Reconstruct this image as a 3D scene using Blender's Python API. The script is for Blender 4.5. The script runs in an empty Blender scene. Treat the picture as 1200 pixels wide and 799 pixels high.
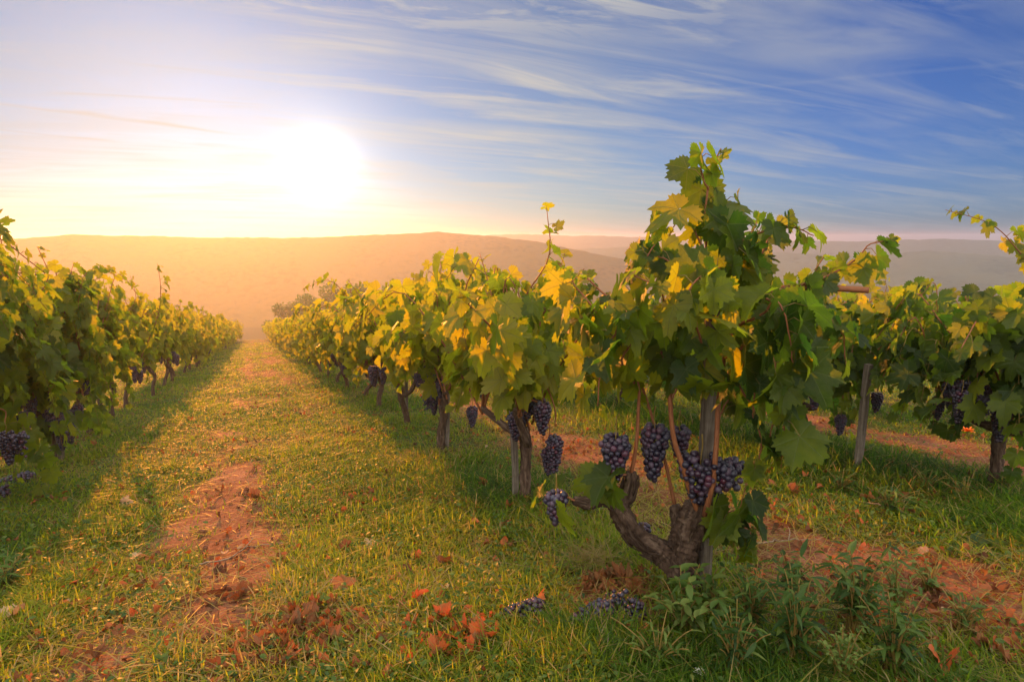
import bpy, math, random
import numpy as np
R = math.radians
RNG = np.random.default_rng(7)
sc = bpy.context.scene
COL = sc.collection

# ------------------------------------------------------------------ camera, world, sun, exposure
FPX, W, Hh = 733.0, 1200.0, 799.0
PITCH, YAW, TS, CAMH = math.atan(121.5 / 733.0), R(22.46), 0.1344, 1.0
cam_d = bpy.data.cameras.new('camera')
cam = bpy.data.objects.new('camera', cam_d); COL.objects.link(cam)
cam.location = (0, 0, CAMH)
cam.rotation_euler = (R(90) - PITCH, 0, -YAW)
cam_d.sensor_width = 36.0
cam_d.lens = 36.0 * FPX / W
cam_d.clip_start, cam_d.clip_end = 0.05, 8000
sc.camera = cam

SUN_AZ, SUN_EL = R(-4.5), R(13.0)          # measured from +Y (along the rows) towards +X
SUN = (math.sin(SUN_AZ) * math.cos(SUN_EL), math.cos(SUN_AZ) * math.cos(SUN_EL), math.sin(SUN_EL))
SKY_AZ, SKY_EL = R(6.0), R(6.0)           # brightest spot of the veiled sky, lower than the clear disc
AUREOLE = (math.sin(SKY_AZ) * math.cos(SKY_EL), math.cos(SKY_AZ) * math.cos(SKY_EL), math.sin(SKY_EL))
sd = bpy.data.lights.new('sun', 'SUN')
sd.energy, sd.angle, sd.color = 5.0, R(0.6), (1.0, 0.31, 0.05)
so = bpy.data.objects.new('sun', sd); COL.objects.link(so)
so.rotation_euler = (R(90) - SUN_EL, 0, math.pi - SUN_AZ)
so.location = (0, 0, 60)

sc.view_settings.view_transform = 'Standard'
sc.view_settings.look = 'None'
sc.view_settings.exposure = 0.88
sc.view_settings.gamma = 1.0
sc.cycles.use_denoising = True
sc.cycles.max_bounces = 8
sc.cycles.transparent_max_bounces = 8
sc.cycles.volume_bounces = 0
sc.cycles.transmission_bounces = 4
sc.cycles.diffuse_bounces = 3
sc.cycles.sample_clamp_indirect = 6
sc.cycles.caustics_reflective = False
sc.cycles.caustics_refractive = False


class NT:
    """small node-graph helper"""
    def __init__(s, tree):
        s.t = tree; tree.nodes.clear()
    def n(s, typ, ins=None, **props):
        nd = s.t.nodes.new(typ)
        for k, v in props.items(): setattr(nd, k, v)
        for k, v in (ins or {}).items():
            sock = nd.inputs[k]
            if isinstance(v, bpy.types.NodeSocket): s.t.links.new(v, sock)
            else: sock.default_value = v
        return nd
    def math(s, op, a, b=0.0, c=None, clamp=False):
        d = {0: a, 1: b}
        if c is not None: d[2] = c
        return s.n('ShaderNodeMath', d, operation=op, use_clamp=clamp).outputs[0]
    def mix(s, f, a, b, blend='MIX'):
        nd = s.n('ShaderNodeMix', data_type='RGBA', blend_type=blend)
        for i, v in ((0, f), (6, a), (7, b)):
            if isinstance(v, bpy.types.NodeSocket): s.t.links.new(v, nd.inputs[i])
            else: nd.inputs[i].default_value = v if i == 0 else (tuple(v) + (1.0,) if len(v) == 3 else v)
        return nd.outputs[2]
    def ramp(s, f, stops):
        nd = s.n('ShaderNodeValToRGB', {0: f})
        e = nd.color_ramp.elements
        while len(e) < len(stops): e.new(0.5)
        for el, (p, c) in zip(e, stops):
            el.position = p
            el.color = (c, c, c, 1) if isinstance(c, (int, float)) else tuple(c) + (1,)
        return nd.outputs[0]
    def noise(s, vec, scale, detail=4.0, rough=0.55, dist=0.0):
        d = {'Scale': scale, 'Detail': detail, 'Roughness': rough, 'Distortion': dist}
        if vec is not None: d['Vector'] = vec
        return s.n('ShaderNodeTexNoise', d).outputs[0]


world = bpy.data.worlds.new('World'); sc.world = world
world.use_nodes = True
g = NT(world.node_tree)
sky = g.n('ShaderNodeTexSky', sky_type='NISHITA', sun_disc=False, sun_elevation=SUN_EL,
          sun_rotation=SUN_AZ, altitude=300.0, air_density=1.0, dust_density=0.3, ozone_density=2.5)
tc = g.n('ShaderNodeTexCoord').outputs['Generated']
sep = g.n('ShaderNodeSeparateXYZ', {0: tc})
X, Y, Z = sep.outputs
dot = g.math('MAXIMUM', g.n('ShaderNodeVectorMath', {0: tc, 1: AUREOLE}, operation='DOT_PRODUCT').outputs['Value'], 0.0)
zz = g.math('ADD', g.math('MAXIMUM', Z, 0.0), 0.10)
cv = g.n('ShaderNodeCombineXYZ', {0: g.math('DIVIDE', X, zz), 1: g.math('DIVIDE', Y, zz), 2: 0.0}).outputs[0]
rot = g.n('ShaderNodeMapping', {'Vector': cv, 'Rotation': (0, 0, R(38)), 'Scale': (0.42, 2.1, 1)}).outputs[0]
c1 = g.noise(rot, 1.0, 7.0, 0.58, 1.0)
rot2 = g.n('ShaderNodeMapping', {'Vector': cv, 'Rotation': (0, 0, R(18)), 'Scale': (0.45, 2.4, 1), 'Location': (4.1, 2.3, 0)}).outputs[0]
c2 = g.noise(rot2, 1.3, 8.0, 0.6, 0.6)
c3 = g.noise(cv, 1.1, 3.0, 0.5)
veil = g.math('MULTIPLY', g.ramp(c1, [(0.42, 0.0), (0.64, 1.0)]), g.ramp(c3, [(0.32, 0.25), (0.62, 1.0)]))
wisp = g.ramp(c2, [(0.50, 0.0), (0.68, 1.0)])
cl = g.math('MAXIMUM', g.math('MULTIPLY', veil, 0.75), g.math('MULTIPLY', wisp, 0.7))
near = g.ramp(dot, [(0.55, 0.42), (0.95, 1.0)])            # thin veil is denser towards the sun
cl = g.math('MULTIPLY', cl, near, clamp=True)
side = g.n('ShaderNodeVectorMath', {0: tc, 1: (-math.cos(YAW - R(20)), math.sin(YAW - R(20)), 0.0)}, operation='DOT_PRODUCT').outputs['Value']
tuft = g.math('MULTIPLY', g.ramp(g.noise(g.n('ShaderNodeMapping', {'Vector': cv, 'Rotation': (0, 0, R(-30)), 'Scale': (1.1, 2.6, 1)}).outputs[0], 1.5, 9.0, 0.62, 1.2), [(0.46, 0.0), (0.60, 0.95)]),
              g.n('ShaderNodeMapRange', {0: Z, 1: 0.24, 2: 0.36}, interpolation_type='SMOOTHSTEP').outputs[0])
cl = g.math('MAXIMUM', cl, tuft)
def skydir(px, py):
    r_, u_ = px - 600.0, 399.5 - py
    up = u_ * math.cos(PITCH) - FPX * math.sin(PITCH); fw = FPX * math.cos(PITCH) + u_ * math.sin(PITCH)
    v = np.array([r_ * math.cos(YAW) + fw * math.sin(YAW), -r_ * math.sin(YAW) + fw * math.cos(YAW), up]); return v / np.linalg.norm(v)
for (ax, ay, bx_, by_, wd, st) in ((-150, 100, 300, 160, .0035, .55), (-100, 138, 150, 168, .0030, .45), (740, 113, 1300, 64, .0040, .08), (560, 70, 730, 122, .003, .18)):   # old vapour trails
    d1, d2 = skydir(ax, ay), skydir(bx_, by_); nn = np.cross(d1, d2); nn /= np.linalg.norm(nn); mid = d1 + d2; mid /= np.linalg.norm(mid); half = float(np.dot(mid, d1))
    dn = g.math('ADD', g.n('ShaderNodeVectorMath', {0: tc, 1: tuple(nn)}, operation='DOT_PRODUCT').outputs['Value'], g.math('MULTIPLY', g.math('SUBTRACT', c3, 0.5), 0.02))
    q = g.math('SUBTRACT', 1.0, g.math('DIVIDE', g.math('ABSOLUTE', dn), wd), clamp=True)
    al = g.n('ShaderNodeVectorMath', {0: tc, 1: tuple(mid)}, operation='DOT_PRODUCT').outputs['Value']
    q = g.math('MULTIPLY', q, g.n('ShaderNodeMapRange', {0: al, 1: half, 2: half + (1 - half) * .7}, interpolation_type='SMOOTHSTEP').outputs[0])
    cl = g.math('ADD', cl, g.math('MULTIPLY', q, st), clamp=True)
bank = g.math('MULTIPLY', g.n('ShaderNodeMapRange', {0: side, 1: -0.30, 2: 0.45}, interpolation_type='SMOOTHSTEP').outputs[0], g.ramp(c1, [(0.36, 0.10), (0.60, 0.58)]))
cl = g.math('MAXIMUM', cl, bank)
K = 0.058
skyc = g.mix(1.0, sky.outputs[0], g.mix(g.ramp(dot, [(0.70, 0.0), (0.93, 1.0)]), (0.29, 0.47, 0.95), (0.50, 0.57, 0.74)), 'MULTIPLY')
lum = g.math('ADD', g.math('MULTIPLY', g.math('POWER', dot, 6.0), 1.2), 4.9)
ccol = g.mix(g.math('POWER', dot, 4.0), (0.84, 0.90, 0.96), (1.0, 0.92, 0.76))
cloud = g.n('ShaderNodeVectorMath', {0: ccol, 'Scale': lum}, operation='SCALE').outputs[0]
skyc = g.mix(cl, skyc, cloud)
p1 = g.math('ADD', g.math('MULTIPLY', g.math('POWER', dot, 1500.0), 10.0), g.math('MULTIPLY', g.math('POWER', dot, 330.0), 1.8))
p2 = g.math('MULTIPLY', g.math('POWER', dot, 80.0), 0.9)
p3 = g.math('MULTIPLY', g.math('POWER', dot, 7.0), 0.8)
def glow(p, c): return g.n('ShaderNodeVectorMath', {0: c, 'Scale': p}, operation='SCALE').outputs[0]
def add(a, b): return g.n('ShaderNodeVectorMath', {0: a, 1: b}, operation='ADD').outputs[0]
tot = add(add(skyc, glow(p1, (1.0, 0.97, 0.92))), add(glow(p2, (1.0, 0.92, 0.76)), glow(p3, (1.0, 0.94, 0.82))))
# fill light added to the unseen sky overhead and behind the photographer
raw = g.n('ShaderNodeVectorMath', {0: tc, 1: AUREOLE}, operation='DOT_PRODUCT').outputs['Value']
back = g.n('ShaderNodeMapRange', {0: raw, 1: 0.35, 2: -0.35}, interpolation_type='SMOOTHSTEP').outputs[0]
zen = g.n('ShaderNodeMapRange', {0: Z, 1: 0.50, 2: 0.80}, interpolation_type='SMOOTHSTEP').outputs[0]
sky_fill = g.math('MULTIPLY', g.math('MAXIMUM', back, zen), g.math('ADD', 13.5, g.math('MULTIPLY', c3, 12.0)))
tot = add(tot, glow(sky_fill, (1.0, 0.94, 0.82)))
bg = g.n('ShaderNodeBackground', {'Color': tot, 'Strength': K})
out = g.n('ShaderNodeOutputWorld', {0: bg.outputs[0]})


# ------------------------------------------------------------------ helpers
def thing(name, label, cat, loc=(0, 0, 0), rz=0.0, group=None):
    o = bpy.data.objects.new(name, None); COL.objects.link(o)
    o.empty_display_size = 0.1
    o.location = loc; o.rotation_euler = (0, 0, rz)
    return tag(o, label, cat, group)

def tag(o, label=None, cat=None, group=None, kind=None):
    if label: o['label'] = label
    if cat: o['category'] = cat
    if group: o['group'] = group
    if kind: o['kind'] = kind
    return o

def link(name, me, parent=None, loc=None):
    o = bpy.data.objects.new(name, me); COL.objects.link(o)
    if parent is not None: o.parent = parent
    if loc is not None: o.location = loc
    return o

def dup(root, loc, rz=0.0, scale=(1, 1, 1)):
    r = root.copy(); COL.objects.link(r); r.location = loc; r.rotation_euler = (0, 0, rz); r.scale = scale
    for ch in list(root.children):
        c = ch.copy(); COL.objects.link(c); c.parent = r
        for q in list(ch.children):
            d = q.copy(); COL.objects.link(d); d.parent = c
    return r

class Geo:
    """collects triangles; builds one mesh"""
    def __init__(s): s.v, s.f, s.uv, s.r, s.m, s.n = [], [], [], [], [], 0
    def add(s, v, f, uv=None, r=None, m=0):
        v = np.asarray(v, float).reshape(-1, 3); f = np.asarray(f, int).reshape(-1, 3)
        s.v.append(v); s.f.append(f + s.n)
        s.uv.append(np.zeros((len(v), 2)) if uv is None else np.asarray(uv, float))
        rr = np.zeros(len(v)) if r is None else np.broadcast_to(np.asarray(r, float), (len(v),))
        s.r.append(rr); s.m.append(np.full(len(f), m, int)); s.n += len(v)
        return s
    def build(s, name, mats, smooth=True):
        v = np.concatenate(s.v); f = np.concatenate(s.f); uv = np.concatenate(s.uv); r = np.concatenate(s.r); mi = np.concatenate(s.m)
        me = bpy.data.meshes.new(name)
        me.vertices.add(len(v)); me.vertices.foreach_set('co', v.astype(np.float32).ravel())
        me.loops.add(len(f) * 3); me.loops.foreach_set('vertex_index', f.astype(np.int32).ravel())
        me.polygons.add(len(f))
        me.polygons.foreach_set('loop_start', np.arange(0, len(f) * 3, 3, dtype=np.int32))
        me.polygons.foreach_set('use_smooth', np.full(len(f), smooth))
        for m in (mats if isinstance(mats, (list, tuple)) else [mats]): me.materials.append(m)
        me.polygons.foreach_set('material_index', mi.astype(np.int32))
        u = me.uv_layers.new(name='UVMap')
        u.data.foreach_set('uv', uv[f.ravel()].astype(np.float32).ravel())
        a = me.attributes.new('rnd', 'FLOAT', 'POINT'); a.data.foreach_set('value', r.astype(np.float32))
        me.update(calc_edges=True)
        return me

def unit(v):
    v = np.asarray(v, float); return v / np.maximum(np.linalg.norm(v, axis=-1, keepdims=True), 1e-9)

def smooth_path(pts, n):
    """Catmull-Rom through pts (k,d), n samples"""
    p = np.asarray(pts, float); k = len(p)
    if k == 2: return p[0] + (p[1] - p[0]) * np.linspace(0, 1, n)[:, None]
    q = np.vstack([2 * p[0] - p[1], p, 2 * p[-1] - p[-2]])
    t = np.linspace(0, k - 1 - 1e-9, n); i = t.astype(int); u = (t - i)[:, None]
    a, b, c, d = q[i], q[i + 1], q[i + 2], q[i + 3]
    return 0.5 * (2 * b + (c - a) * u + (2 * a - 5 * b + 4 * c - d) * u ** 2 + (3 * b - a - 3 * c + d) * u ** 3)

def tube(geo, pts, rad, sides=6, r=0.0, m=0, rough=0.0, cap=True, rng=RNG):
    p = np.asarray(pts, float); n = len(p); rad = np.broadcast_to(np.asarray(rad, float), (n,))
    T = unit(np.gradient(p, axis=0))
    ref = np.array([0.0, 0.0, 1.0]) if abs(T[0, 2]) < 0.9 else np.array([1.0, 0.0, 0.0])
    A = unit(np.cross(T[0], ref)); rows = [A]
    for i in range(1, n):
        A = A - T[i] * np.dot(A, T[i]); A = A / max(np.linalg.norm(A), 1e-9); rows.append(A)
    A = np.array(rows); B = np.cross(T, A)
    th = np.linspace(0, 2 * math.pi, sides, endpoint=False)
    L = np.concatenate([[0], np.cumsum(np.linalg.norm(np.diff(p, axis=0), axis=1))])
    rr = np.repeat(rad[:, None], sides, 1)
    if rough:
        tw = th[None, :] + 3.0 * L[:, None]
        f = np.zeros((n, sides))
        for k in range(7):
            fr = rng.integers(2, 9); f += np.sin(fr * tw + rng.uniform(0, 6.28) + rng.uniform(-30, 30) * L[:, None]) / 2.6
        f += rng.normal(0, 0.5, (n, sides)) + np.repeat(rng.normal(0, 0.5, (n, 1)), sides, 1)
        rr = rr * (1 + rough * f)
    v = p[:, None, :] + rr[..., None] * (np.cos(th)[None, :, None] * A[:, None, :] + np.sin(th)[None, :, None] * B[:, None, :])
    idx = np.arange(n * sides).reshape(n, sides); nx = np.roll(idx, -1, 1)
    a, b, c, d = idx[:-1].ravel(), nx[:-1].ravel(), nx[1:].ravel(), idx[1:].ravel()
    f = np.concatenate([np.stack([a, b, c], 1), np.stack([a, c, d], 1)])
    uv = np.stack([np.repeat((th / 6.283)[None], n, 0).ravel(), np.repeat(L, sides)], 1)
    v = v.reshape(-1, 3)
    if cap:
        v = np.vstack([v, p[:1], p[-1:]]); uv = np.vstack([uv, [[0, 0]], [[0, L[-1]]]])
        c0, c1 = n * sides, n * sides + 1
        f = np.concatenate([f, np.stack([nx[0], idx[0], np.full(sides, c0)], 1), np.stack([idx[-1], nx[-1], np.full(sides, c1)], 1)])
    geo.add(v, f, uv, r, m)

def hash2(ix, iy, s):
    h = (ix * 374761393 + iy * 668265263 + s * 974634777) & 0xffffffff
    h = ((h ^ (h >> 13)) * 1274126177) & 0xffffffff
    return ((h ^ (h >> 16)) & 0xffff) / 65535.0
def vnoise(x, y, s=0):
    x = np.asarray(x, float); y = np.asarray(y, float)
    ix = np.floor(x).astype(np.int64); iy = np.floor(y).astype(np.int64); fx = x - ix; fy = y - iy
    fx = fx * fx * (3 - 2 * fx); fy = fy * fy * (3 - 2 * fy)
    a, b, c, d = hash2(ix, iy, s), hash2(ix + 1, iy, s), hash2(ix, iy + 1, s), hash2(ix + 1, iy + 1, s)
    return (a * (1 - fx) + b * fx) * (1 - fy) + (c * (1 - fx) + d * fx) * fy
def fbm(x, y, s=0, o=4):
    t = 0; a = 0.5; n = 0
    for k in range(o):
        t = t + a * vnoise(x, y, s + k * 17); n += a; x = x * 2.03 + 5.1; y = y * 2.03 + 3.7; a *= 0.5
    return t / n
def sstep(a, b, x):
    t = np.clip((np.asarray(x, float) - a) / (b - a), 0, 1); return t * t * (3 - 2 * t)

ZV = -25.0
def gz(x, y):
    """terrain height"""
    x = np.asarray(x, float); y = np.asarray(y, float)
    r = np.hypot(x, y)
    z = -TS * np.where(y > -20, y, -20 + (y + 20) * 0.3)
    z = z - 0.16 * np.maximum(0, r - 62)
    z = ZV + np.logaddexp(0, (z - ZV) / 2.5) * 2.5
    far = sstep(120, 320, r)
    z = z + far * (fbm(x / 90, y / 90, 5) - 0.5) * 5.0
    nr = 1 - sstep(25, 60, r)
    z = z + nr * ((fbm(x * 1.3, y * 1.3, 9, 3) - 0.5) * 0.07 + (fbm(x * 9, y * 9, 11, 3) - 0.5) * 0.026)
    return z

def grassy(x, y):
    """0 bare soil .. 1 thick grass"""
    n = fbm(x * 1.1, y * 0.7, 21, 4); n2 = fbm(x * 4.5, y * 3.5, 33, 3)
    def band(c, w): return np.exp(-((x - c) / w) ** 2)
    soil = 1.05 * band(-0.25 + 0.22 * (fbm(y * .8, y * 0 + 2, 47, 2) - .5), 0.12 + .30 * fbm(x * .5, y * .9, 49, 2) * (1 - .5 * sstep(3, 7, y))) * (1.0 - 0.40 * sstep(4, 9, y))
    soil = np.maximum(soil, 0.95 * np.exp(-((x + .34) / .26) ** 2) * (1 - sstep(2.1, 2.9, y)))
    soil = np.maximum(soil, 0.50 * band(0.30, 0.30) * sstep(3.5, 9, y))
    soil = np.maximum(soil, 0.72 * band(2.15, 0.40))
    soil = np.maximum(soil, 0.75 * band(4.1, 0.45))
    soil = np.maximum(soil, 0.8 * band(1.05, 0.22) * np.exp(-((y - 1.72) / 0.25) ** 2))
    soil = np.maximum(soil, 0.8 * band(0.10, 0.28) * np.exp(-((y - 1.85) / 0.25) ** 2))
    pat = sstep(0.42, 0.62, fbm(x * 1.5 + 3, y * 0.8, 27, 3))
    v = 0.95 - 1.25 * soil * (0.25 + 0.80 * pat) + 1.1 * (n - 0.5) + 0.8 * (n2 - 0.5)
    return np.clip(v, 0, 1)

def ray(px, py):
    r = px - 600.0; u = 399.5 - py
    up = u * math.cos(PITCH) - FPX * math.sin(PITCH); fw = FPX * math.cos(PITCH) + u * math.sin(PITCH)
    return np.array([r * math.cos(YAW) + fw * math.sin(YAW), -r * math.sin(YAW) + fw * math.cos(YAW), up]), fw
def at_ground(px, py):
    d, _ = ray(px, py); t = -CAMH / (d[2] + TS * d[1]); p = d * t
    return np.array([p[0], p[1], float(gz(p[0], p[1]))])
def at_depth(px, py, D):
    d, fw = ray(px, py); return d * (D / fw) + np.array([0, 0, CAMH])
def depth_of(x, y): return math.sin(YAW) * x + math.cos(YAW) * y


# ------------------------------------------------------------------ materials
def mat(name):
    m = bpy.data.materials.new(name); m.use_nodes = True
    return m, NT(m.node_tree)
def finish(g, shader, disp=None):
    o = g.n('ShaderNodeOutputMaterial', {0: shader})
def attr(g, name='rnd'): return g.n('ShaderNodeAttribute', attribute_name=name).outputs['Fac']
def objcoord(g): return g.n('ShaderNodeTexCoord').outputs['Object']
def bump(g, h, s, d=0.01): return g.n('ShaderNodeBump', {'Strength': s, 'Distance': d, 'Height': h}).outputs[0]

def leaf_material(name, stops, tstops, veins=True, trans=0.60, rough=0.45, brown=True, spec=0.22, pale=0.4):
    m, g = mat(name)
    r = attr(g); uv = g.n('ShaderNodeUVMap').outputs[0]
    oc = objcoord(g)
    nz = g.noise(oc, 28.0, 3.0, 0.6)
    rr = g.math('ADD', r, g.math('MULTIPLY', g.math('SUBTRACT', nz, 0.5), 0.35), clamp=True)
    base = g.ramp(rr, stops); tr = g.ramp(rr, tstops)
    nrm = None
    if veins:
        s = g.n('ShaderNodeSeparateXYZ', {0: uv})
        u, v = s.outputs[0], s.outputs[1]
        au = g.math('ABSOLUTE', u)
        th = g.math('ARCTAN2', au, v)
        rad = g.math('SQRT', g.math('ADD', g.math('MULTIPLY', u, u), g.math('MULTIPLY', v, v)))
        dm = None
        for a in (0.0, 0.91, 1.88):
            d = g.math('ABSOLUTE', g.math('SUBTRACT', th, a))
            dm = d if dm is None else g.math('MINIMUM', dm, d)
        dp = g.math('MULTIPLY', rad, dm)
        vein = g.math('SUBTRACT', 1.0, g.math('DIVIDE', dp, 0.022), clamp=True)
        sec = g.math('SINE', g.math('MULTIPLY', g.math('SUBTRACT', rad, g.math('MULTIPLY', dm, 0.45)), 38.0))
        sec = g.math('MULTIPLY', g.math('SUBTRACT', sec, 0.86), 5.0, clamp=True)
        vm = g.math('MAXIMUM', vein, g.math('MULTIPLY', sec, 0.45))
        base = g.mix(g.math('MULTIPLY', vm, 0.65), base, (0.17, 0.21, 0.06))
        tr = g.mix(g.math('MULTIPLY', vm, 0.5), tr, (0.10, 0.13, 0.02))
        if brown:
            edge = g.math('ADD', g.math('MULTIPLY', rad, 0.8), g.math('MULTIPLY', g.noise(oc, 55.0, 4.0, 0.65), 0.9))
            old = g.math('GREATER_THAN', g.math('FRACT', g.math('MULTIPLY', r, 37.0)), 0.70)
            bm = g.math('MULTIPLY', g.ramp(edge, [(1.10, 0.0), (1.22, 1.0)]), old)
            base = g.mix(bm, base, (0.15, 0.085, 0.03)); tr = g.mix(bm, tr, (0.16, 0.085, 0.02))
        hh = g.math('ADD', g.math('MULTIPLY', vm, -0.6), g.math('MULTIPLY', g.noise(uv, 9.0, 3.0, 0.6), 0.9))
        nrm = bump(g, hh, 0.5, 0.004)
    geo = g.n('ShaderNodeNewGeometry')
    base = g.mix(g.math('MULTIPLY', geo.outputs['Backfacing'], pale), base, g.mix(0.6, base, (0.13, 0.17, 0.09)))
    d = {'Base Color': base, 'Roughness': rough, 'Specular IOR Level': spec}
    if nrm is not None: d['Normal'] = nrm
    pb = g.n('ShaderNodeBsdfPrincipled', d)
    dt = {'Color': tr}
    if nrm is not None: dt['Normal'] = nrm
    tb = g.n('ShaderNodeBsdfTranslucent', dt)
    finish(g, g.n('ShaderNodeMixShader', {0: trans, 1: pb.outputs[0], 2: tb.outputs[0]}).outputs[0])
    return m

M = {}
M['leaf'] = leaf_material('vine_leaf',
    [(0.0, (0.019, 0.036, 0.006)), (0.45, (0.052, 0.078, 0.007)), (0.75, (0.11, 0.13, 0.010)), (1.0, (0.22, 0.19, 0.02))],
    [(0.0, (0.07, 0.17, 0.012)), (0.45, (0.26, 0.36, 0.012)), (0.75, (0.42, 0.47, 0.012)), (1.0, (0.48, 0.47, 0.015))])
M['weed'] = leaf_material('weed_leaf',
    [(0.0, (0.022, 0.050, 0.012)), (0.6, (0.065, 0.115, 0.018)), (1.0, (0.14, 0.18, 0.04))],
    [(0.0, (0.05, 0.14, 0.015)), (0.6, (0.14, 0.26, 0.02)), (1.0, (0.25, 0.34, 0.04))], veins=False, trans=0.4, rough=0.5, pale=0.15)
M['grass'] = leaf_material('grass_blade',
    [(0.0, (0.026, 0.062, 0.008)), (0.45, (0.082, 0.135, 0.008)), (0.72, (0.19, 0.21, 0.012)), (0.86, (0.24, 0.19, 0.05)), (1.0, (0.34, 0.25, 0.11))],
    [(0.0, (0.07, 0.20, 0.012)), (0.45, (0.30, 0.48, 0.015)), (0.72, (0.52, 0.55, 0.02)), (0.86, (0.42, 0.30, 0.06)), (1.0, (0.42, 0.28, 0.10))],
    veins=False, trans=0.52, rough=0.5, spec=0.15, pale=0.0)
M['dry_leaf'] = leaf_material('dry_vine_leaf',
    [(0.0, (0.09, 0.035, 0.018)), (0.35, (0.20, 0.07, 0.025)), (0.6, (0.30, 0.10, 0.03)), (0.8, (0.42, 0.085, 0.02)), (1.0, (0.42, 0.30, 0.17))],
    [(0.0, (0.10, 0.03, 0.01)), (0.35, (0.22, 0.06, 0.015)), (0.6, (0.36, 0.10, 0.02)), (0.8, (0.55, 0.08, 0.012)), (1.0, (0.4, 0.26, 0.12))],
    veins=True, brown=False, trans=0.3, rough=0.65, spec=0.2)

def bark_material(name, c0, c1, c2, su=14.0, sv=9.0, strength=0.9, rough=0.85):
    m, g = mat(name)
    uv = g.n('ShaderNodeUVMap').outputs[0]
    mp = g.n('ShaderNodeMapping', {'Vector': uv, 'Scale': (su, sv, 1)}).outputs[0]
    a = g.noise(mp, 1.0, 6.0, 0.65, 0.8)
    oc = objcoord(g); b = g.noise(oc, 30.0, 5.0, 0.6)
    f = g.math('ADD', g.math('MULTIPLY', a, 0.75), g.math('MULTIPLY', b, 0.25))
    base = g.ramp(f, [(0.30, c0), (0.50, c1), (0.72, c2)])
    pb = g.n('ShaderNodeBsdfPrincipled', {'Base Color': base, 'Roughness': rough, 'Specular IOR Level': 0.2, 'Normal': bump(g, f, strength, 0.012)})
    finish(g, pb.outputs[0]); return m
M['bark'] = bark_material('vine_bark', (0.018, 0.010, 0.007), (0.085, 0.050, 0.032), (0.24, 0.165, 0.115), 11.0, 14.0, 1.0)
M['cane'] = bark_material('cane_bark', (0.12, 0.040, 0.018), (0.24, 0.085, 0.035), (0.36, 0.16, 0.07), 8, 20, 0.25, 0.55)
M['petiole'] = bark_material('petiole', (0.12, 0.10, 0.02), (0.20, 0.13, 0.03), (0.26, 0.12, 0.04), 4, 20, 0.1, 0.5)
M['stake'] = bark_material('weathered_wood', (0.035, 0.026, 0.018), (0.12, 0.092, 0.068), (0.25, 0.21, 0.17), 10, 3.5, 0.6, 0.9)
M['twig'] = bark_material('dry_twig', (0.10, 0.07, 0.045), (0.24, 0.17, 0.11), (0.36, 0.28, 0.19), 6, 14, 0.4, 0.8)

m, g = mat('grape_skin')
oc = objcoord(g); r = attr(g)
bl = g.noise(oc, 90.0, 4.0, 0.6); bl2 = g.noise(oc, 24.0, 2.0, 0.5)
bloom = g.math('MULTIPLY', g.ramp(bl, [(0.30, 0.25), (0.70, 1.0)]), g.math('ADD', 0.0, g.math('MULTIPLY', r, 0.95)))
dark = g.mix(g.math('POWER', g.math('FRACT', g.math('MULTIPLY', r, 13.0)), 3.0), (0.009, 0.007, 0.018), (0.075, 0.012, 0.026))
base = g.mix(g.math('MULTIPLY', bloom, 0.8), dark, (0.085, 0.078, 0.115))
pb = g.n('ShaderNodeBsdfPrincipled', {'Base Color': base, 'Roughness': g.math('ADD', 0.28, g.math('MULTIPLY', bloom, 0.35)),
         'Specular IOR Level': 0.45, 'Subsurface Weight': 0.0})
finish(g, pb.outputs[0]); M['grape'] = m

m, g = mat('flower_petal')
r = attr(g); base = g.ramp(r, [(0.0, (0.75, 0.72, 0.62)), (0.5, (0.75, 0.72, 0.62)), (0.6, (0.75, 0.14, 0.015)), (1.0, (0.85, 0.24, 0.02))])
pb = g.n('ShaderNodeBsdfPrincipled', {'Base Color': base, 'Roughness': 0.6})
tb = g.n('ShaderNodeBsdfTranslucent', {'Color': base})
finish(g, g.n('ShaderNodeMixShader', {0: 0.35, 1: pb.outputs[0], 2: tb.outputs[0]}).outputs[0]); M['petal'] = m

m, g = mat('vineyard_soil')
oc = objcoord(g); gr = attr(g)
n1 = g.noise(oc, 3.0, 6.0, 0.6); n2 = g.noise(oc, 40.0, 6.0, 0.7); n3 = g.noise(oc, 0.35, 4.0, 0.5)
vor = g.n('ShaderNodeTexVoronoi', {'Vector': oc, 'Scale': 55.0}).outputs['Distance']
soil = g.ramp(g.math('ADD', g.math('MULTIPLY', n1, 0.5), g.math('MULTIPLY', n2, 0.5)),
              [(0.30, (0.075, 0.028, 0.015)), (0.48, (0.18, 0.068, 0.033)), (0.70, (0.34, 0.17, 0.095))])
thatch = g.ramp(n2, [(0.30, (0.035, 0.045, 0.012)), (0.55, (0.085, 0.085, 0.022)), (0.75, (0.20, 0.15, 0.06))])
c = g.mix(g.ramp(gr, [(0.25, 0.0), (0.65, 1.0)]), soil, thatch)
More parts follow.
